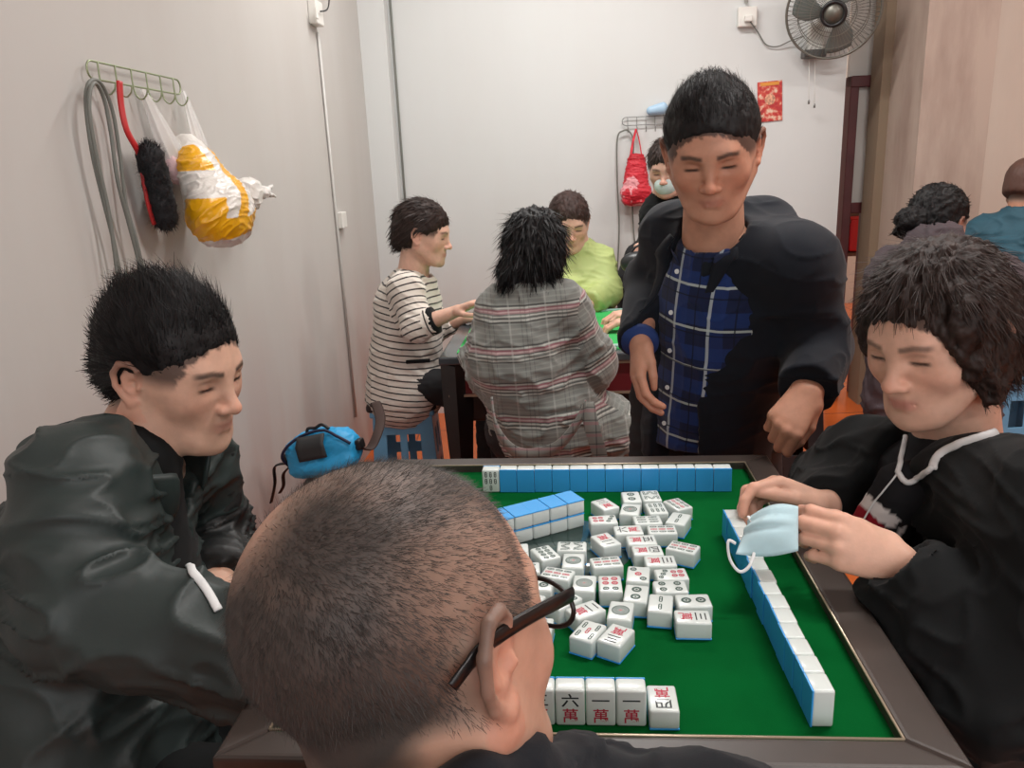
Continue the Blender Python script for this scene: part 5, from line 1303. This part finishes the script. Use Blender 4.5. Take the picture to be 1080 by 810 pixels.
# ---- bun and grey-purple coat, at the right
M_purple = mat('grey_purple_padded_coat', srgb(78, 68, 72), .7, spec=.2, noise=(7, .25), bump=(18, .6, .012))
T = Pose(at(988, 236, 2.75), head_R(62, 14, 4), 1.0)
J = dict(N=at(985, 262, 2.62), C=V3(1.38, 2.55, .82), P=V3(1.38, 2.50, .56), SL=at(945, 292, 2.72), SR=at(1045, 300, 2.50), EL=at(950, 355, 2.9), WL=V3(1.5, 3.05, .80), ER=at(1075, 370, 2.6), WR=V3(1.75, 2.95, .80),
         KL=V3(1.45, 2.95, .47), KR=V3(1.65, 2.85, .47), AL=V3(1.45, 2.9, .08), AR=V3(1.65, 2.8, .08), w=.9)
J['handR'] = hand_ops(J['WR'], (.3, 1, 0), (0, 0, -1), -1, k=.95); J['handL'] = hand_ops(J['WL'], (.3, 1, 0), (0, 0, -1), 1, k=.95)
p10 = Person('person with black hair in a low bun, grey purple coat and pale face mask', V3(1.38, 2.50, 0), J, T, (206, 158, 138), fem=True, near=False)
o = hair_cap_ops(T, .010, -.06, .058)+[('u', ell((-.01, -.128, -.012), (.050, .045, .046), None, T), .010), ('u', ell((-.015, -.115, -.055), (.050, .03, .02), None, T), .012)]
hair_obj(p10.root, o, T, M_hair, .004, 2500, .018, .0022, lambda q: np.stack([q[:, 0]*2, -1+q[:, 1]*1, -.3+q[:, 2]*2], 1), 6, .005, .03)
o = [('u', ell((0, .066, -.050), (.052, .044, .050), None, T), 0), ('i', half((0, .05, 0), (0, -1, 0), T), .004)]; fmk = soft('face_mask', o, .004, M_mask_in, p10.root); fmk['label'] = 'pale face mask over nose and mouth'
o = p10.sleeve_ops('R', (.095, .08, .06), .02)+p10.sleeve_ops('L', (.09, .08, .06), .02)+[('u', ecap(J['P']+V3(0, 0, -.06), J['C'], (.21, .17), (.20, .17), p10.u), .05), ('u', ecap(J['C'], J['N']+V3(0, 0, -.0), (.19, .15), (.10, .095), p10.u), .06), ('u', cap(J['SR'], J['SL'], .088, .088), .05), ('s', cap(J['N']+V3(0, 0, .04), T.p((0, 0, -.05)), .055, .065), .01)]
soft('coat', o, .008, M_purple, p10.root, folds(.013, 7, 58)); p10.trousers(M_trs)
stool((1.38, 2.50), M_stool_b, 'blue stool under the person in the grey purple coat', .44)
# ---- teal jacket
M_teal = mat('teal_jacket_cloth', srgb(32, 76, 92), .7, noise=(8, .14), bump=(24, .4, .006))
T = Pose(at(1085, 200, 3.25), head_R(60, 6, 0), 1.0)
J = dict(N=at(1078, 232, 3.22), C=V3(2.06, 3.2, .85), P=V3(2.06, 3.18, .56), SL=at(1040, 250, 3.3), SR=at(1110, 256, 3.1), EL=at(1030, 300, 3.3), WL=V3(2.1, 3.42, .8), ER=at(1130, 320, 3.1), WR=V3(2.4, 3.3, .8),
         KL=V3(2.15, 3.42, .47), KR=V3(2.35, 3.3, .47), AL=V3(2.15, 3.35, .08), AR=V3(2.35, 3.25, .08))
J['handR'] = hand_ops(J['WR'], (0, 1, 0), (0, 0, -1), -1); J['handL'] = hand_ops(J['WL'], (0, 1, 0), (0, 0, -1), 1)
def shaved(q): return (.75*sstep(.075, .05, q[:, 1]-(q[:, 2]-.05)*.3)*sstep(-.06, -.03, q[:, 2])*(1-np.exp(-(((q[:, 1]+.0)/.022)**2+((q[:, 2]+.004)/.034)**2))*(np.abs(q[:, 0]) > .055)))
p11 = Person('person with cropped hair in teal jacket, cut off by the picture edge', V3(2.06, 3.18, 0), J, T, (186, 132, 106), near=False, hair_col=shaved)
hair_obj(p11.root, hair_cap_ops(T, .003, -.05, .06), T, mat('cropped_brown_hair', srgb(84, 56, 46), .6), .004, 2500, .008, .0016, lambda q: np.stack([q[:, 0]*2, q[:, 1]*4, -.5+q[:, 2]*2], 1), 6, .001, .3)
o = p11.sleeve_ops('R', (.085, .075, .06), .02)+p11.sleeve_ops('L', (.085, .078, .06), .02)+[('u', ecap(J['P']+V3(0, 0, -.06), J['C'], (.19, .15), (.19, .15), p11.u), .05), ('u', ecap(J['C'], J['N']+V3(0, 0, .0), (.18, .13), (.085, .085), p11.u), .06), ('u', cap(J['SR'], J['SL'], .078, .078), .05), ('s', cap(J['N']+V3(0, 0, .05), T.p((0, 0, -.03)), .055, .065), .01)]
soft('jacket', o, .008, M_teal, p11.root, folds(.010, 7, 60)); p11.trousers(M_trs)
stool((2.06, 3.15), M_stool_b, 'blue stool under the person in the teal jacket', .44)
# ================================================================ things on the walls
def wl(px, py, off=0.0):     # on the left wall, off metres proud of it
    d = _ray(px, py); c, s = math.cos(ROOM_A), math.sin(ROOM_A); dt = d[0]*c+d[1]*s
    return CAMP+d*((LX+off)/dt)
def wb(px, py, off=0.0):     # on the back wall
    d = _ray(px, py); c, s = math.cos(ROOM_A), math.sin(ROOM_A); dn = -d[0]*s+d[1]*c
    return CAMP+d*((BY-off)/dn)
M_wire = mat('pale_green_wire', srgb(150, 160, 128), .35, metal=.5); M_steel = mat('grey_wire', srgb(140, 142, 140), .35, metal=.6)
def rack(name, A, B, h, out, m, label, nh=6, hl=.03):
    """wire frame between A and B (top edge), hooks below; out = away from the wall"""
    root = empty(name, (A+B)/2, label, 'hook rack'); d = unit(B-A); L = np.linalg.norm(B-A); dn = V3(0, 0, -1)
    pts = [];
    for c_, s0 in ((A+d*h/2+dn*h/2, 90), (B-d*h/2+dn*h/2, -90)):
        for k in range(9):
            a = math.radians(s0+k*22.5); pts.append(c_+d*math.cos(a)*h/2*1.0+V3(0, 0, 1)*math.sin(a)*h/2)
    bm = bmesh.new(); add_tube(bm, [p+out*.012 for p in pts], .0022, 8, closed=True)
    from_bm('rack_frame', bm, m, root, True); hooks = []
    for k in range(nh):
        p = A+d*L*(k+.6)/(nh+.2)+out*.014; bm = bmesh.new()
        add_tube(bm, smooth_path([p+V3(0, 0, .0), p+dn*h, p+dn*(h+hl*.7)+out*.004, p+dn*(h+hl)+out*.016, p+dn*(h+hl*.7)+out*.028, p+dn*(h+hl*.3)+out*.032], 5), .0018, 6)
        from_bm('hook', bm, m, root, True); hooks.append(p+dn*(h+hl)+out*.018)
    return hooks
outL = RR[0]; outB = -RR[1]
A = wl(84, 63, .004); B = wl(184, 82, .004); B[2] = A[2]
hk = rack('wall_hook_rack', A, B, .036, outL, M_wire, 'pale green wire hook rack on the left wall holding cord, brush and bags')
# cord loop
M_cord = mat('grey_rubber_cord', srgb(112, 114, 108), .55)
def loopc(name, px, label, cat, m, r, fn, off=.03):
    return tag(tube_obj(name, smooth_path([fn(x, y, off+o_) for x, y, o_ in px], 8), r, m, None, 8), label, cat)
loopc('coiled_cord', [(152, 290, .01), (143, 250, .01), (133, 215, 0), (126, 160, 0), (119, 118, 0), (109, 92, 0), (99, 84, 0), (92, 92, 0), (91, 115, .0), (98, 165, 0), (110, 215, 0), (120, 255, .0), (129, 300, .0), (140, 330, .0), (150, 320, .004), (148, 285, .006), (137, 240, .006), (124, 190, .008), (117, 140, .008), (110, 105, .008), (101, 88, .012), (95, 96, .014), (95, 125, .014), (104, 175, .012), (115, 225, .012), (124, 290, .01)],
      'grey cord looped over the left end of the wall hooks', 'cord', M_cord, .0042, wl)
# brush with red handle
br = empty('cleaning_brush', wl(140, 150, .03), 'brush with curved red handle and black bristles hanging on the left wall', 'brush')
M_red = mat('red_plastic', srgb(188, 42, 44), .4)
bm = bmesh.new(); hp = smooth_path([wl(126, 86, .03), wl(128, 112, .03), wl(134, 138, .035), (wl(147, 163, .04)), wl(152, 190, .04), wl(157, 215, .04), wl(163, 236, .04)], 6)
add_tube(bm, hp, .0085, 10, flat=(1.2, .7), up=(0, 0, 1)); from_bm('handle', bm, M_red, br, True)
bc0, bc1 = wl(158, 165, .055), wl(174, 228, .055)
bo = [('u', ecap(bc0, bc1, (.034, .030), (.036, .030), RR[1]), 0)]
v, f = Vol(bo, .004).surf(); nr = vnormals(v, f); v = v+nr*(fbm(v, 60, 3)*.003)[:, None]; rs = np.random.RandomState(4); p_, n_ = scatter(v, f, 5000, rs)
rb = ribbons(p_-n_*.002, n_+rs.randn(5000, 3)*.25, .012*(.6+.6*rs.rand(5000)), .0012, None, 2, np.tile([0, 0, 1.], (5000, 1)))
V_, F_ = merge([(v, f), rb]); link_mesh('bristles', np_mesh('bristles', V_, F_), mat('black_bristle', srgb(22, 22, 26), .7), br)
# plastic bags
def film(name, col, tr=.5):
    m = bpy.data.materials.new(name); t = NT(m); b = t.b; inp(b, 'Base Color', col); inp(b, 'Roughness', .25); inp(b, 'Alpha', tr); inp(b, 'Specular IOR Level', .6); return m
M_film = film('clear_white_film', srgb(232, 230, 228), .55)
cb = empty('plastic_bag', wl(165, 130, .05), 'clear white plastic bag with pinkish things, hanging between brush and yellow bag', 'bag')
def cone_bag(name, top, bot, w0, w1, m, parent, seed, depth=.5):
    bm = bmesh.new(); N = 28; K = 14; rows = []
    for k in range(K+1):
        t_ = k/K; c_ = top*(1-t_)+bot*t_; w_ = w0+(w1-w0)*t_**.8
        if t_ > .8: w_ *= math.sqrt(max(.02, 1-((t_-.8)/.2)**2))
        rows.append([bm.verts.new(tuple(c_+RR[1]*w_*math.cos(a)*(1+.12*math.sin(5*a+seed+t_*2))+outL*w_*depth*(math.sin(a)+.3)*(1+.15*math.sin(7*a+seed)))) for a in [2*math.pi*i/N for i in range(N)]])
    for k in range(K):
        for i in range(N): bm.faces.new((rows[k][i], rows[k][(i+1) % N], rows[k+1][(i+1) % N], rows[k+1][i]))
    bm.faces.new(rows[-1])
    return from_bm(name, bm, m, parent, True)
cone_bag('bag_film', wl(150, 94, .02), wl(190, 190, .03), .008, .062, M_film, cb, 1.0, .45)
soft('bag_contents', [('u', ell(wl(183, 176, .04), (.022, .032, .030)), 0), ('u', ell(wl(190, 186, .04), (.02, .035, .022)), .02)], .005, mat('pinkish_contents', srgb(206, 176, 180), .7), cb, folds(.003, 30, 3))
# yellow and white striped carrier bag
def carrier_mat():
    m = bpy.data.materials.new('yellow_white_carrier_film'); t = NT(m); b = t.b; inp(b, 'Roughness', .28); inp(b, 'Specular IOR Level', .6)
    u = t.new('ShaderNodeVertexColor', layer_name='Col'); t.link(u.outputs['Color'], b.inputs['Base Color'])
    tc = t.new('ShaderNodeTexCoord'); n = t.new('ShaderNodeTexNoise'); inp(n, 'Scale', 22); inp(n, 'Detail', 5); t.link(tc.outputs['Object'], n.inputs['Vector'])
    bp = t.new('ShaderNodeBump'); inp(bp, 'Strength', .6); inp(bp, 'Distance', .01); t.link(n.outputs['Fac'], bp.inputs['Height']); t.link(bp.outputs[0], b.inputs['Normal']); return m
bagc = wl(232, 216, .125)
yb = empty('carrier_bag', bagc, 'full yellow and white striped carrier bag hanging at the right end of the hooks', 'bag')
o = [('u', ell(bagc+V3(0, 0, -.015), (.078, .135, .092)), 0), ('u', ell(wl(208, 178, .08), (.045, .07, .06)), .06), ('u', ell(wl(262, 205, .07), (.04, .06, .05)), .05), ('u', cap(wl(198, 155, .05), wl(215, 185, .06), .030, .05), .04)]
def bag_col(v):
    d_ = RR[1]; a = (v-bagc)@d_; z_ = v[:, 2]-bagc[2]; c = np.tile(SK(222, 218, 212), (len(v), 1)); Y = SK(232, 170, 22)
    wob = .006*noise3(v, 20, 2)
    m1 = (np.abs((a+.015)*.86-(z_-.02)*.50+wob) < .020)*(z_ > -.045)          # band rising to the right
    m2 = (np.abs(z_+.052-.16*a-1.2*a*a+wob) < .024)                          # low band curving round
    m3 = (a < -.095+wob)*(z_ < .02); m4 = (np.abs(a-.085+z_*.5) < .012)*(z_ < .02); m5 = (z_ > .085)*(a < -.03)
    c[m1 | m2 | m3 | m4 | m5] = Y; return c
soft('bag_body', o, .0028, carrier_mat(), yb, folds(.006, 14, 70), col=bag_col, it=1)
cone_bag('bag_handle', wl(193, 96, .02), wl(212, 165, .05), .006, .034, M_film, yb, 2.0, .5)
soft('knotted_corner', [('u', ell(wl(277, 203, .09), (.02, .022, .02)), 0), ('u', cap(wl(277, 203, .09), wl(287, 196, .09), .012, .004), .01), ('u', cap(wl(277, 203, .09), wl(290, 207, .09), .010, .004), .01)], .0025, mat('white_film', srgb(225, 222, 218), .3), yb, folds(.003, 40, 71))
# conduits, switch boxes
M_pipe = mat('grey_white_conduit', srgb(186, 184, 180), .5); M_boxp = mat('white_switch_plastic', srgb(222, 220, 214), .4)
def vert(name, base, z0, z1, r, m, label, cat):
    o_ = tube_obj(name, [V3(base[0], base[1], z0), V3(base[0], base[1], z1)], r, m, None, 10); return tag(o_, label, cat)
q = wl(338, 60, .008); zt_ = wl(333, 22, .01)[2]
vert('cable_conduit', q, .25, zt_-.04, .006, M_pipe, 'thin grey cable duct running down the left wall below the switch box', 'conduit')
sb = empty('switch_box', wl(333, 14, .02), 'small white switch box high on the left wall', 'switch')
box_obj('box_body', wl(333, 14, .018), (.018, .045, .045), M_boxp, sb, RR, .005)
box_obj('rocker', wl(334, 14, .040), (.004, .014, .02), M_boxp, sb, RR, .002)
tube_obj('cable', smooth_path([wl(338, 12, .045), wl(345, 10, .05), wl(347, 0, .04), wl(345, -20, .03)], 6), .003, M_black, sb)
tube_obj('cable', smooth_path([wl(333, 2, .02), wl(333, -25, .02)], 6), .005, M_boxp, sb)
q = wl(361, 232, .012); o_ = box_obj('junction_box', q, (.012, .035, .035), M_boxp, None, RR, .004); tag(o_, 'small white junction box halfway down the left wall cable duct', 'junction box')
qp = CAMP+_ray(413, 20)*1.0
def wn(px, py, n_):
    d = _ray(px, py); c, s = math.cos(ROOM_A), math.sin(ROOM_A); dn = -d[0]*s+d[1]*c; return CAMP+d*(n_/dn)
q = wn(416, 60, BY-.012)
vert('cable_conduit', q, .05, CE-.02, .0055, M_cord, 'grey conduit running down the back wall near the corner pier', 'conduit')
# socket and fan
q = wb(788, 18, .018); sk = empty('wall_socket', q, 'white wall socket with a plugged in cable left of the fan', 'socket')
box_obj('socket_plate', q, (.045, .018, .045), M_boxp, sk, RR, .006); box_obj('plug', q+outB*.03+V3(0, 0, -.012), (.018, .015, .014), M_boxp, sk, RR, .005)
tube_obj('conduit_stub', [wb(787, 3, .015), wb(785, -40, .015)], .009, M_pipe, sk)
tag(tube_obj('fan_cable', smooth_path([wb(791, 22, .05), wb(800, 35, .02), wb(808, 47, .015), (wb(820, 49, .015)), wb(834, 43, .03), wb(848, 38, .06)], 8), .0028, M_cord), 'thin grey cable sagging from the socket to the fan', 'cable')
fc = wb(879, 12, .20); fan = empty('wall_fan', fc, 'oscillating wall fan with round wire guard and two pull cords', 'fan')
fwd = unit(outB*.86+V3(-.25, 0, -.30)); fx = unit(np.cross(fwd, (0, 0, 1))); fz = np.cross(fx, fwd)
M_guard = mat('grey_guard_wire', srgb(118, 116, 108), .4, metal=.5); R_ = .205
bm = bmesh.new()
def circ(c_, r, n=48): return [c_+fx*r*math.cos(2*math.pi*k/n)+fz*r*math.sin(2*math.pi*k/n) for k in range(n)]
add_tube(bm, circ(fc, R_), .006, 8, closed=True)
for r_, o2 in ((.05, .055), (.10, .050), (.155, .035)): add_tube(bm, circ(fc+fwd*o2, r_), .0016, 5, closed=True); add_tube(bm, circ(fc-fwd*o2, r_), .0016, 5, closed=True)
for k in range(60):
    a = 2*math.pi*k/60; e = fx*math.cos(a)+fz*math.sin(a)
    for sg in (1, -1): add_tube(bm, [fc+e*.045+fwd*sg*.056, fc+e*.10+fwd*sg*.051, fc+e*.155+fwd*sg*.036, fc+e*R_], .0010, 4)
from_bm('guard', bm, M_guard, fan, True)
M_blade = film('smoky_blade', srgb(110, 116, 112), .8)
for k in range(3):
    bm = bmesh.new(); a0 = 2*math.pi*k/3; g = {}
    for i in range(9):
        for j in range(9):
            r_ = .035+.145*i/8; wdt = .95*(.55+.45*math.sin(math.pi*min(1, i/8*.8+.1))); a = a0+(j/8-.5)*wdt+.35*i/8
            g[i, j] = bm.verts.new(tuple(fc+(fx*math.cos(a)+fz*math.sin(a))*r_+fwd*(.022*(j/8-.5))))
    for i in range(8):
        for j in range(8): bm.faces.new((g[i, j], g[i+1, j], g[i+1, j+1], g[i, j+1]))
    b_ = from_bm('blade', bm, M_blade, fan, True); md = b_.modifiers.new('s', 'SOLIDIFY'); md.thickness = .003
bm = bmesh.new(); add_disc_prism(bm, fc+fwd*.050, .044, .012, 32, fwd); from_bm('hub_badge', bm, M_guard, fan, True)
bm = bmesh.new(); add_tube(bm, circ(fc+fwd*.060, .050), .009, 8, closed=True); from_bm('hub_ring', bm, M_black, fan, True)
bm = bmesh.new(); add_disc_prism(bm, fc-fwd*.03, .055, -.11, 24, fwd, .04); from_bm('motor_housing', bm, M_boxp, fan, True)
bp_ = wb(860, 45, .03)
box_obj('wall_bracket', bp_+V3(0, 0, .02), (.035, .03, .07), M_boxp, fan, RR, .01)
tube_obj('bracket_arm', smooth_path([bp_+V3(0, 0, .06), bp_+outB*.06+V3(.01, 0, .10), fc-fwd*.10], 6), .018, M_boxp, fan, 12)
box_obj('switch_housing', wb(858, 57, .05), (.052, .035, .018), mat('dark_grey_plastic', srgb(86, 86, 84), .5), fan, RR, .006)
for px0, py1 in ((853.5, 108), (859.5, 112)):
    tube_obj('pull_cord', [wb(px0, 62, .06), wb(px0-.5, py1, .06)], .0012, M_boxp, fan, 5)
    bm = bmesh.new(); c_ = wb(px0-.5, py1, .06); add_tube(bm, [c_+V3(0, 0, .012), c_+V3(0, 0, .006), c_-V3(0, 0, .008)], [.002, .0055, .0045], 10); from_bm('cord_knob', bm, M_steel, fan, True)
# red card
def card_mat():
    m = bpy.data.materials.new('red_gold_print'); t = NT(m); b = t.b; inp(b, 'Roughness', .4); tc = t.new('ShaderNodeTexCoord')
    n = t.new('ShaderNodeTexNoise'); inp(n, 'Scale', 45); inp(n, 'Detail', 3); t.link(tc.outputs['Object'], n.inputs['Vector'])
    r = t.new('ShaderNodeValToRGB'); e = r.color_ramp.elements; e[0].position = .40; e[0].color = srgb(176, 34, 36); e[1].position = .68; e[1].color = srgb(226, 196, 170)
    x = e.new(.52); x.color = srgb(200, 70, 52); t.link(n.outputs['Fac'], r.inputs[0]); t.link(r.outputs[0], b.inputs['Base Color']); return m
q = wb(812, 107, .004); cd = empty('red_card', q, 'small red and gold printed card stuck on the back wall', 'card')
cA_ = rz(ROOM_A); tl = .05; ca, sa_ = math.cos(tl), math.sin(tl)
Rc = np.array([cA_[0]*ca-V3(0, 0, 1)*sa_*-1, cA_[1], V3(0, 0, ca)-cA_[0]*sa_]); Rc = np.array([unit(Rc[0]), Rc[1], unit(Rc[2])])
box_obj('card_sheet', q, (.060, .002, .095), card_mat(), cd, Rc, .0015)
box_obj('gold_band', q+outB*.0025+Rc[2]*.083, (.045, .0008, .008), mat('gold_foil', srgb(214, 140, 48), .4), cd, Rc)
bm = bmesh.new(); add_disc_prism(bm, q+outB*.002+Rc[2]*.01, .026, .0012, 24, outB); from_bm('round_emblem', bm, mat('emblem_print', srgb(206, 150, 120), .5, noise=(120, .5)), cd)
# back rack with red net bag and cable
A = wb(656, 124, .004); B = wb(706, 119, .004); B[2] = A[2]
hk = rack('wall_hook_rack', A, B, .04, outB, M_steel, 'grey wire hook rack on the back wall beside the standing person', 5, .035)
loopc('hanging_cable', [(690, 330, 0), (676, 300, 0), (668, 240, 0), (667, 180, 0), (668, 150, 0), (664, 139, 0), (657, 138, 0), (651, 147, 0), (651, 190, 0), (653, 240, 0), (651, 290, 0), (652, 330, 0)], 'thin grey cable looped on the back wall rack beside the red bag', 'cable', M_cord, .004, wb, .025)
rb_ = wb(671, 190, .06); nb_ = empty('net_bag', rb_, 'red net bag hanging from the back wall rack', 'bag')
M_redbag = mat('red_net', srgb(206, 44, 62), .5, noise=(60, .35))
def rb_col(v):
    n_ = noise3(v, 60, 3)*.6+noise3(v, 25, 5); c = np.tile(SK(200, 34, 52), (len(v), 1)); z_ = v[:, 2]; m = (n_ > .35)*(z_ < rb_[2]+.04); c[m] = SK(226, 150, 156); c[z_ > rb_[2]+.10] = SK(176, 14, 34); return c
soft('bag_body', [('u', ecap(wb(671, 168, .05), wb(671, 202, .06), (.045, .03), (.072, .05), RR[0]), 0), ('u', rbox(wb(671, 207, .06), (.072, .04, .045), .03, RR), .03)], .004, mat('red_net', (1, 1, 1, 1), .5, vcol='Col', bump=(180, .8, .004)), nb_, folds(.006, 20, 77), col=rb_col)
for dx in (-1, 1):
    tube_obj('bag_handle', smooth_path([wb(671+dx*6, 166, .05), wb(671+dx*3.5, 150, .035), wb(671, 136, .03)], 6), .006, M_redbag, nb_, 8, flat=(1.2, .5))
tag(soft('blue_cap', [('u', ecap(wb(686, 117, .04), wb(700, 114, .04), (.022, .02), (.03, .022), (0, 0, 1)), 0)], .004, mat('light_blue_plastic', srgb(160, 190, 214), .4)), 'small light blue thing lying on top of the back wall rack', 'container')
# cabinet and red box beyond the opening
cx_ = t_at(905, 240, 6.0); M_cab = mat('brown_cabinet_wood', srgb(96, 66, 54), .5, noise=(5, .2))
cbn = empty('side_cabinet', room(cx_+.1, 6.0, 0), 'brown wooden side cabinet seen through the doorway', 'cabinet', rz=ROOM_A)
zt2 = z_at(905, 213, 5.8); zs = z_at(905, 266, 5.8)
box_obj('cabinet_top', room(cx_+.2, 6.0, zt2-.015), (.40, .22, .015), M_cab, cbn, RR, .004)
box_obj('drawer_front', room(cx_+.2, 5.83, zt2-.09), (.37, .02, .055), M_cab, cbn, RR, .004)
bm = bmesh.new(); add_disc_prism(bm, room(cx_-.02, 5.80, zt2-.09), .012, .02, 12, -RR[1]); from_bm('knob', bm, M_gold, cbn, True)
for sx in (-.17, .57): box_obj('side_panel', room(cx_+sx, 6.0, (zt2-.03)/2), (.012, .2, (zt2-.03)/2), M_cab, cbn, RR)
box_obj('shelf', room(cx_+.2, 6.0, zs-.015), (.36, .2, .012), M_cab, cbn, RR)
rbx = empty('red_box', room(cx_+.02, 5.95, zs), 'red plastic box on the shelf beyond the doorway', 'box')
box_obj('box_body', room(cx_+.02, 5.92, zs+.12), (.14, .12, .115), mat('deep_red_plastic', srgb(190, 26, 38), .4), rbx, RR, .015, 3)
box_obj('box_lid', room(cx_+.02, 5.92, zs+.24), (.147, .127, .012), M_red, rbx, RR, .006)
# ---------------------------------------------------------------- blue bag on a low wooden stool
M_sky = mat('sky_blue_nylon', srgb(40, 156, 212), .5, noise=(9, .1), bump=(26, .4, .005))
b0, b1 = at(306, 484, 2.36), at(378, 470, 2.30); bcn = (b0+b1)/2
bag = empty('sling_bag', bcn, 'sky blue sling bag with black patch and brown strap by the wall', 'bag')
bd = unit(b1-b0); bn_ = unit(np.cross(bd, (0, 0, 1))); bn_ = bn_ if bn_[1] < 0 else -bn_; bu = np.cross(bd, -bn_) if np.cross(bd, -bn_)[2] > 0 else np.cross(bd, bn_)
RB = np.array([bd, -bn_, bu]); TB = Pose(bcn, RB, 1)
o = [('u', rbox((0, 0, .0), (.120, .055, .060), .045, None, TB), 0), ('u', ell((0, 0, .012), (.118, .052, .068), None, TB), .02), ('u', ell((0, -.03, -.03), (.11, .05, .035), None, TB), .02)]
soft('bag_body', o, .004, M_sky, bag, folds(.004, 16, 80))
M_navyzip = mat('navy_webbing', srgb(24, 30, 62), .6); M_dgrey = mat('charcoal_patch', srgb(44, 46, 48), .7, bump=(300, .3, .001))
pc = []
bm = bmesh.new(); g = {}
for i in range(9):
    for j in range(7):
        x_ = -.046+.095*i/8; z_ = .068-.066*j/6; y_ = -.055-.012*math.sqrt(max(0, 1-(z_/.08)**2))+(.012 if z_ > .055 else 0)+.008*(z_ > .06)
        g[i, j] = bm.verts.new(tuple(TB.p((x_, y_, z_))))
for i in range(8):
    for j in range(6): bm.faces.new((g[i, j], g[i+1, j], g[i+1, j+1], g[i, j+1]))
po = from_bm('front_patch', bm, M_dgrey, bag, True); md = po.modifiers.new('s', 'SOLIDIFY'); md.thickness = .006; po['label'] = 'black rectangular patch'
zp = smooth_path([TB.p(q_) for q_ in ((-.128, -.01, -.02), (-.118, -.045, .020), (-.085, -.050, .052), (-.03, -.035, .074), (.04, -.03, .076), (.09, -.045, .052), (.122, -.04, .022))], 6)
tube_obj('zip', zp, .0045, M_navyzip, bag, 8)
tube_obj('grab_loop', smooth_path([TB.p(q_) for q_ in ((-.03, -.01, .070), (-.02, -.01, .086), (.005, -.01, .084), (.03, -.01, .090), (.05, -.01, .072))], 6), .005, M_black, bag, 8)
M_strap = mat('dark_brown_webbing', srgb(58, 38, 32), .7)
tube_obj('strap_end', smooth_path([TB.p((-.125, -.01, -.01)), at(290, 492, 2.36), at(290, 510, 2.36), at(286, 530, 2.36)], 6), .008, M_black, bag, 8, flat=(1.3, .4))
tube_obj('strap_end', smooth_path([TB.p((-.12, -.02, -.02)), at(299, 500, 2.35), at(299, 512, 2.35), at(295, 520, 2.35)], 6), .007, M_strap, bag, 8, flat=(1.3, .4))
tube_obj('shoulder_strap', smooth_path([TB.p((.118, 0, .0)), at(390, 473, 2.34), at(399, 455, 2.40), at(401, 440, 2.5), at(396, 425, 2.6), at(393, 430, 2.6)], 6), [.016]*8+[.013]*8+[.006]*99 if False else .011, M_strap, bag, 8, flat=(1.6, .35))
for sx in (-1, 1): soft('buckle', [('u', rbox((sx*.128, 0, .005), (.012, .018, .016), .006, None, TB), 0)], .003, M_black, bag)
ws_ = V3(bcn[0]+.045, bcn[1]+.03, 0); zs_ = bcn[2]-.078
st = empty('wooden_stool', ws_, 'low dark wooden stool under the blue sling bag', 'stool')
box_obj('seat', ws_+V3(0, 0, zs_-.012), (.10, .09, .012), M_cab, st, RR, .004)
for a_ in (-1, 1):
    for b_ in (-1, 1): box_obj('leg', ws_+RR[0]*a_*.08+RR[1]*b_*.07+V3(0, 0, (zs_-.024)/2), (.012, .012, (zs_-.024)/2), M_cab, st, RR)
